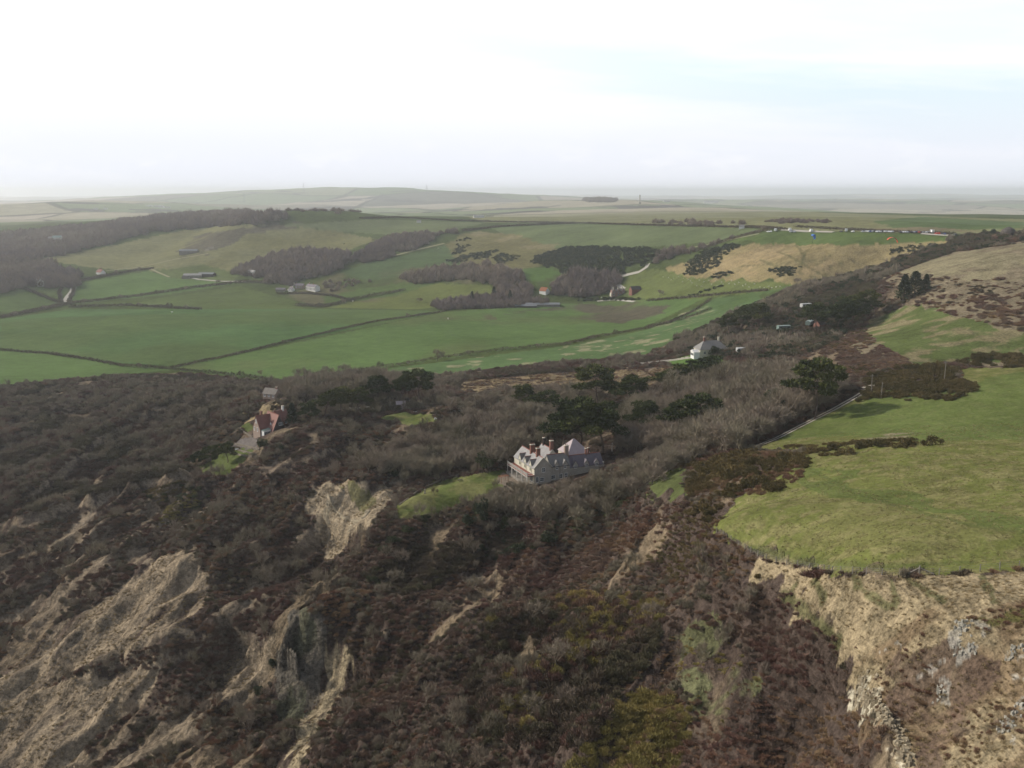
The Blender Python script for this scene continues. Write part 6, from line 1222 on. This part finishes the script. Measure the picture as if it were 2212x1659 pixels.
# ---------------------------------------------------------------- paragliders
mat('blue_nylon', (.08, .22, .7), .5, .08, .5); mat('red_nylon', (.72, .08, .05), .5, .08, .5); mat('harness', (.03, .03, .035), .8, .2, 2.)
def glider(name, label, X, Y, r_, span, chord, cm_, rz, roll, drop, plabel):
    az, t = rays((X, Y)); loc = Vector((math.sin(az[0])*r_, math.cos(az[0])*r_, CAMZ-r_*t[0]))
    o = thing(name, label, 'paraglider', loc, R(rz)); o.rotation_euler = (R(0), R(roll), R(rz)); N, M_ = 25, 8; V = []; half = span/2; rad = span*.42
    for i in range(N):
        u = -1+2*i/(N-1); th = u*half/rad; c = chord*math.sqrt(max(.08, 1-(abs(u)**2.6)*.9)); x = rad*math.sin(th); z = rad*(math.cos(th)-1); sh = .05*math.sin(i*math.pi*6)
        for s_, hgt in ((1, 1), (-1, -1)):
            for j in range(M_):
                k_ = j/(M_-1); yy = c*(.5-k_) if s_ > 0 else c*(-.5+k_); kk = k_ if s_ > 0 else 1-k_; tk = .16*c*(math.sqrt(max(kk, 0))*(1-kk))*1.6; V.append((x+math.sin(th)*tk*hgt*.5, yy, z+math.cos(th)*tk*hgt*.55+abs(u)*.02))
    F_ = [(i*2*M_+j, i*2*M_+(j+1) % (2*M_), (i+1)*2*M_+(j+1) % (2*M_), (i+1)*2*M_+j) for i in range(N-1) for j in range(2*M_)]
    MB().add(V, F_+[tuple(range(2*M_)), tuple((N-1)*2*M_+j for j in range(2*M_))]).build('canopy', cm_, o)
    ln = MB(); pil = Vector((0, 0, -drop))
    for i in range(1, N-1, 3):
        u = -1+2*i/(N-1); th = u*half/rad
        for yy in (chord*.3, -chord*.15): ln.cyl((rad*math.sin(th), yy, rad*(math.cos(th)-1)-.1), pil+Vector((.25*(1 if u > 0 else -1), 0, .3)), .012, .012, 3)
    ln.build('lines', 'harness', o); bpy.context.view_layer.update()
    hp = o.matrix_basis @ pil
    pp = person(plabel, hp-Vector((0, 0, 1.5)), R(rz), 'sit', 'paraglider pilots'); MB().box(-.24, .24, -.3, .1, .82, 1.5).build('harness', 'harness', pp); return o
glider('paraglider', 'blue paraglider canopy banking low over the tan combe', 1758, 507, 930, 10.5, 2.8, 'blue_nylon', 55, 24, 6.8, 'pilot seated in a harness under the blue paraglider')
glider('paraglider', 'red paraglider canopy stretched low beside the gorse patch', 1930, 513, 900, 12.5, 2.6, 'red_nylon', 8, 14, 7.2, 'pilot seated in a harness under the red paraglider')
# ---------------------------------------------------------------- sheep
mat('fleece', (.68, .65, .57), .95, .15, 3.)
import bmesh as _bm
def sheep_mesh():
    bm = _bm.new()
    def ell(c, r_, sub=2): _bm.ops.create_icosphere(bm, subdivisions=sub, radius=1, matrix=Matrix.Translation(c) @ Matrix.Diagonal((*r_, 1)))
    ell((0, 0, .72), (.58, .3, .31)); ell((.5, 0, .86), (.2, .15, .18)); ell((.7, 0, .9), (.2, .1, .12)); ell((.62, .15, .95), (.05, .1, .04), 1); ell((.62, -.15, .95), (.05, .1, .04), 1); ell((-.6, 0, .7), (.08, .07, .16), 1)
    for x in (.35, -.38):
        for y in (.15, -.15): _bm.ops.create_cone(bm, segments=6, radius1=.05, radius2=.09, depth=.5, matrix=Matrix.Translation((x, y, .27)))
    me = bpy.data.meshes.new('sheep'); bm.to_mesh(me); bm.free(); me.materials.append(MATS['fleece']); return me
SM = sheep_mesh()
def sheep(X, Y, label, group, s_=1.):
    o = obj('sheep', SM); p = G(X, Y); o.location = p; o.rotation_euler = (0, 0, rng.uniform(0, 6.28)); o.scale = (s_,)*3; setp(o, label, 'sheep', group)
zx = lambda x, y: (1365.4+.3827*x, 370.6+.3827*y)
for q in ((175, 598), (205, 602), (235, 606), (262, 598), (290, 606), (318, 612), (330, 620), (352, 605), (365, 648), (380, 617), (392, 652), (405, 625), (432, 618), (448, 640), (470, 622), (480, 650), (505, 628), (528, 618), (548, 636), (560, 618), (580, 640), (602, 630), (625, 648), (660, 655), (690, 638), (722, 655), (745, 660), (770, 652), (788, 660), (812, 655), (835, 652), (285, 625), (340, 632), (220, 615), (515, 640), (640, 640)): sheep(*zx(*q), 'small white sheep grazing on the pasture below the tan combe', 'sheep on the combe pasture')
for X, Y, tt in ((968, 690, 'single white sheep in the green field below the curved wood'), (372, 676, 'single white animal on the brow of the big field'), (947, 538, 'white animal at the top of the slanting green field'), (762, 652, 'white animal by the tall hedge under the olive field'), (1300, 645, 'white animal on the drive of the brick manor')): sheep(X, Y, tt, 'lone grazing animals', 1.6)
# ---------------------------------------------------------------- garden things
o = house('picnic_table', 'dark picnic table on the lawn before the veranda', 'table', 994, 1040, 30, dz=0); MB().box(-.9, .9, -.4, .4, .7, .76).build('table_top', 'dark_wood', o)
for y in (-.75, .75): MB().box(-.9, .9, y-.14, y+.14, .42, .47).build('bench', 'dark_wood', o)
for x in (-.6, .6):
    for s_ in (1, -1): MB().cyl((x, s_*.75, 0), (x, s_*.2, .7), .05, .05, 4).build('leg', 'dark_wood', o)
o = house('stone_pedestal', 'small stone pedestal at the wall edge of the lawn', 'ornament', 918, 1066, 0, dz=0); MB().box(-.35, .35, -.35, .35, 0, .25).build('base', 'concrete', o); MB().cyl((0, 0, .25), (0, 0, 1.3), .22, .18, 8).build('shaft', 'concrete', o); MB().cyl((0, 0, 1.3), (0, 0, 1.6), .2, .38, 8).build('urn', 'concrete', o)
o = house('pergola', 'rusty red frame standing on the lawn beside the veranda', 'pergola', 1088, 1040, 30, dz=0)
for x in (-1.4, 1.4):
    for y in (-.9, .9): MB().cyl((x, y, -.3), (x, y, 2.1), .08, .08, 5).build('post', 'rust_iron', o)
b = MB()
for k_ in range(6): b.box(-1.7+k_*.65, -1.6+k_*.65, -1.2, 1.2, 2.1, 2.22)
b.build('rafters', 'rust_iron', o)
def garden_bench(label, X, Y, rz, m_='white_paint'):
    o = house('garden_bench', label, 'bench', X, Y, rz, 'garden benches', 0); MB().box(-.8, .8, -.22, .22, .42, .48).build('seat', m_, o); MB().box(-.8, .8, .2, .26, .5, .95).build('backrest', m_, o)
    for x in (-.7, .7): MB().box(x-.05, x+.05, -.2, .22, 0, .42).build('leg', m_, o)
garden_bench('white bench at the hedge end of the upper lawn', 897, 893, 10); garden_bench('pale bench on the near corner of the upper lawn', 941, 906, 60); garden_bench('white bench on the lowest terrace of the red roofed house', 512, 973, 15)
SB = leafy_mesh('rust_shrub', 'gorse_leaf', 900, .7, 7, .12); o = obj('rust_shrub', SB); o.location = at_base(1102, 1048); o.scale = (2.2, 1.5, 1.8); setp(o, 'rust brown shrub bed at the foot of the veranda', 'shrub')
# ---------------------------------------------------------------- sky, sun, air
w = bpy.data.worlds.new('World'); sc.world = w; w.use_nodes = True
n = w.node_tree.nodes; l = w.node_tree.links; n.clear()
out = n.new('ShaderNodeOutputWorld'); bg = n.new('ShaderNodeBackground'); l.new(bg.outputs[0], out.inputs[0])
sky = n.new('ShaderNodeTexSky'); sky.sky_type = 'NISHITA'; sky.sun_disc = False; sky.sun_elevation = R(SUN_EL); sky.sun_rotation = R(SUN_AZ); sky.dust_density = 3; sky.air_density = 1; sky.altitude = 150
d = n.new('ShaderNodeTexCoord').outputs['Generated']; sx = n.new('ShaderNodeSeparateXYZ'); l.new(d, sx.inputs[0])
zz = math_n(n, l, 'ADD', math_n(n, l, 'MAXIMUM', sx.outputs['Z'], 0.), .16)
cv = n.new('ShaderNodeCombineXYZ'); l.new(math_n(n, l, 'DIVIDE', sx.outputs['X'], zz), cv.inputs[0]); l.new(math_n(n, l, 'DIVIDE', sx.outputs['Y'], zz), cv.inputs[1])
mp = n.new('ShaderNodeMapping'); mp.inputs['Rotation'].default_value = (0, 0, .35); mp.inputs['Scale'].default_value = (.7, 1.5, 1); mp.inputs['Location'].default_value = (4.3, 1.2, 0); l.new(cv.outputs[0], mp.inputs[0])
cl = noise(n, l, .8, 6, mp.outputs[0], .55)
wv_ = math_n(n, l, 'MULTIPLY_ADD', cl, .16, -.08)
bd_ = math_n(n, l, 'ADD', math_n(n, l, 'ADD', sx.outputs['Z'], math_n(n, l, 'MULTIPLY_ADD', sx.outputs['X'], .18, -.142)), wv_)
bandm = ramp(n, l, math_n(n, l, 'ABSOLUTE', bd_), [(.008, 1.), (.05, 0.)])
side = ramp(n, l, math_n(n, l, 'ADD', sx.outputs['X'], .5), [(.3, .1), (.8, .8)])
thin = ramp(n, l, cl, [(.4, 0.), (.62, 1.)])
gapm = math_n(n, l, 'MULTIPLY', math_n(n, l, 'MAXIMUM', bandm, math_n(n, l, 'MULTIPLY', thin, .5)), side)
blue = mixrgb(n, l, 'MIX', .85, sky.outputs[0], (7., 8.8, 9.5))
col = mixrgb(n, l, 'MIX', gapm, (9.7, 9.75, 9.95), blue)
hz = ramp(n, l, sx.outputs['Z'], [(.0, 1.), (.045, .85), (.105, 0.)])
col = mixrgb(n, l, 'MIX', math_n(n, l, 'MULTIPLY', hz, .9), col, (7.9, 8.15, 8.95))
cb = n.new('ShaderNodeMapping'); cb.inputs['Scale'].default_value = (9, 9, 26); l.new(d, cb.inputs[0])
cu = ramp(n, l, noise(n, l, 1., 6, cb.outputs[0], .6), [(.5, 0.), (.66, 1.)]); bd = ramp(n, l, sx.outputs['Z'], [(.008, 0.), (.022, 1.), (.03, .8), (.055, 0.)])
col = mixrgb(n, l, 'MIX', math_n(n, l, 'MULTIPLY', math_n(n, l, 'MULTIPLY', cu, bd), .75), col, (9.3, 9.3, 9.6))
up = ramp(n, l, sx.outputs['Z'], [(.36, 1.), (.8, .04)])
bk = ramp(n, l, math_n(n, l, 'MULTIPLY_ADD', sx.outputs['Y'], .5, .5), [(.2, .42), (.6, 1.)])
ff = math_n(n, l, 'MULTIPLY', up, bk)
col = mixrgb(n, l, 'MIX', ff, sky.outputs[0], col)
l.new(col, bg.inputs[0]); bg.inputs['Strength'].default_value = .1
s = Vector((math.sin(R(SUN_AZ))*math.cos(R(SUN_EL)), math.cos(R(SUN_AZ))*math.cos(R(SUN_EL)), math.sin(R(SUN_EL))))
sl = bpy.data.lights.new('sun', 'SUN'); sl.energy = 3.7; sl.angle = R(2.5); sl.color = (1, .94, .85)
so = bpy.data.objects.new('sun', sl); COL.objects.link(so); so.rotation_euler = s.to_track_quat('Z', 'Y').to_euler(); so.location = (-300, 100, 400)
HAZE = 1.12e-4
zmin = float(ZG.min())-1
hm = MB().box(-27000, 27000, -3000, 30500, zmin, max(float(ZG.max())+16, CAMZ+8))
m = bpy.data.materials.new('haze'); m.use_nodes = True; n = m.node_tree.nodes; l = m.node_tree.links; n.clear()
ou = n.new('ShaderNodeOutputMaterial'); pv = n.new('ShaderNodeVolumePrincipled'); pv.inputs['Color'].default_value = (.95, .975, 1, 1); pv.inputs['Density'].default_value = HAZE; pv.inputs['Anisotropy'].default_value = .7
l.new(pv.outputs[0], ou.inputs['Volume']); MATS['haze'] = m
ho = hm.build('haze', 'haze'); ho['kind'] = 'stuff'; setp(ho, 'thin pale haze lying over the whole valley and the far hills', 'haze')
sc.view_settings.view_transform = 'Standard'; sc.view_settings.look = 'None'; sc.view_settings.exposure = .21; sc.view_settings.gamma = 1
sc.render.engine = 'CYCLES'
cy = sc.cycles; cy.max_bounces = 4; cy.diffuse_bounces = 2; cy.glossy_bounces = 1; cy.transmission_bounces = 2; cy.transparent_max_bounces = 4; cy.volume_bounces = 1
cy.use_denoising = True; cy.denoising_input_passes = 'RGB_ALBEDO_NORMAL'; cy.use_adaptive_sampling = False; cy.adaptive_threshold = .012
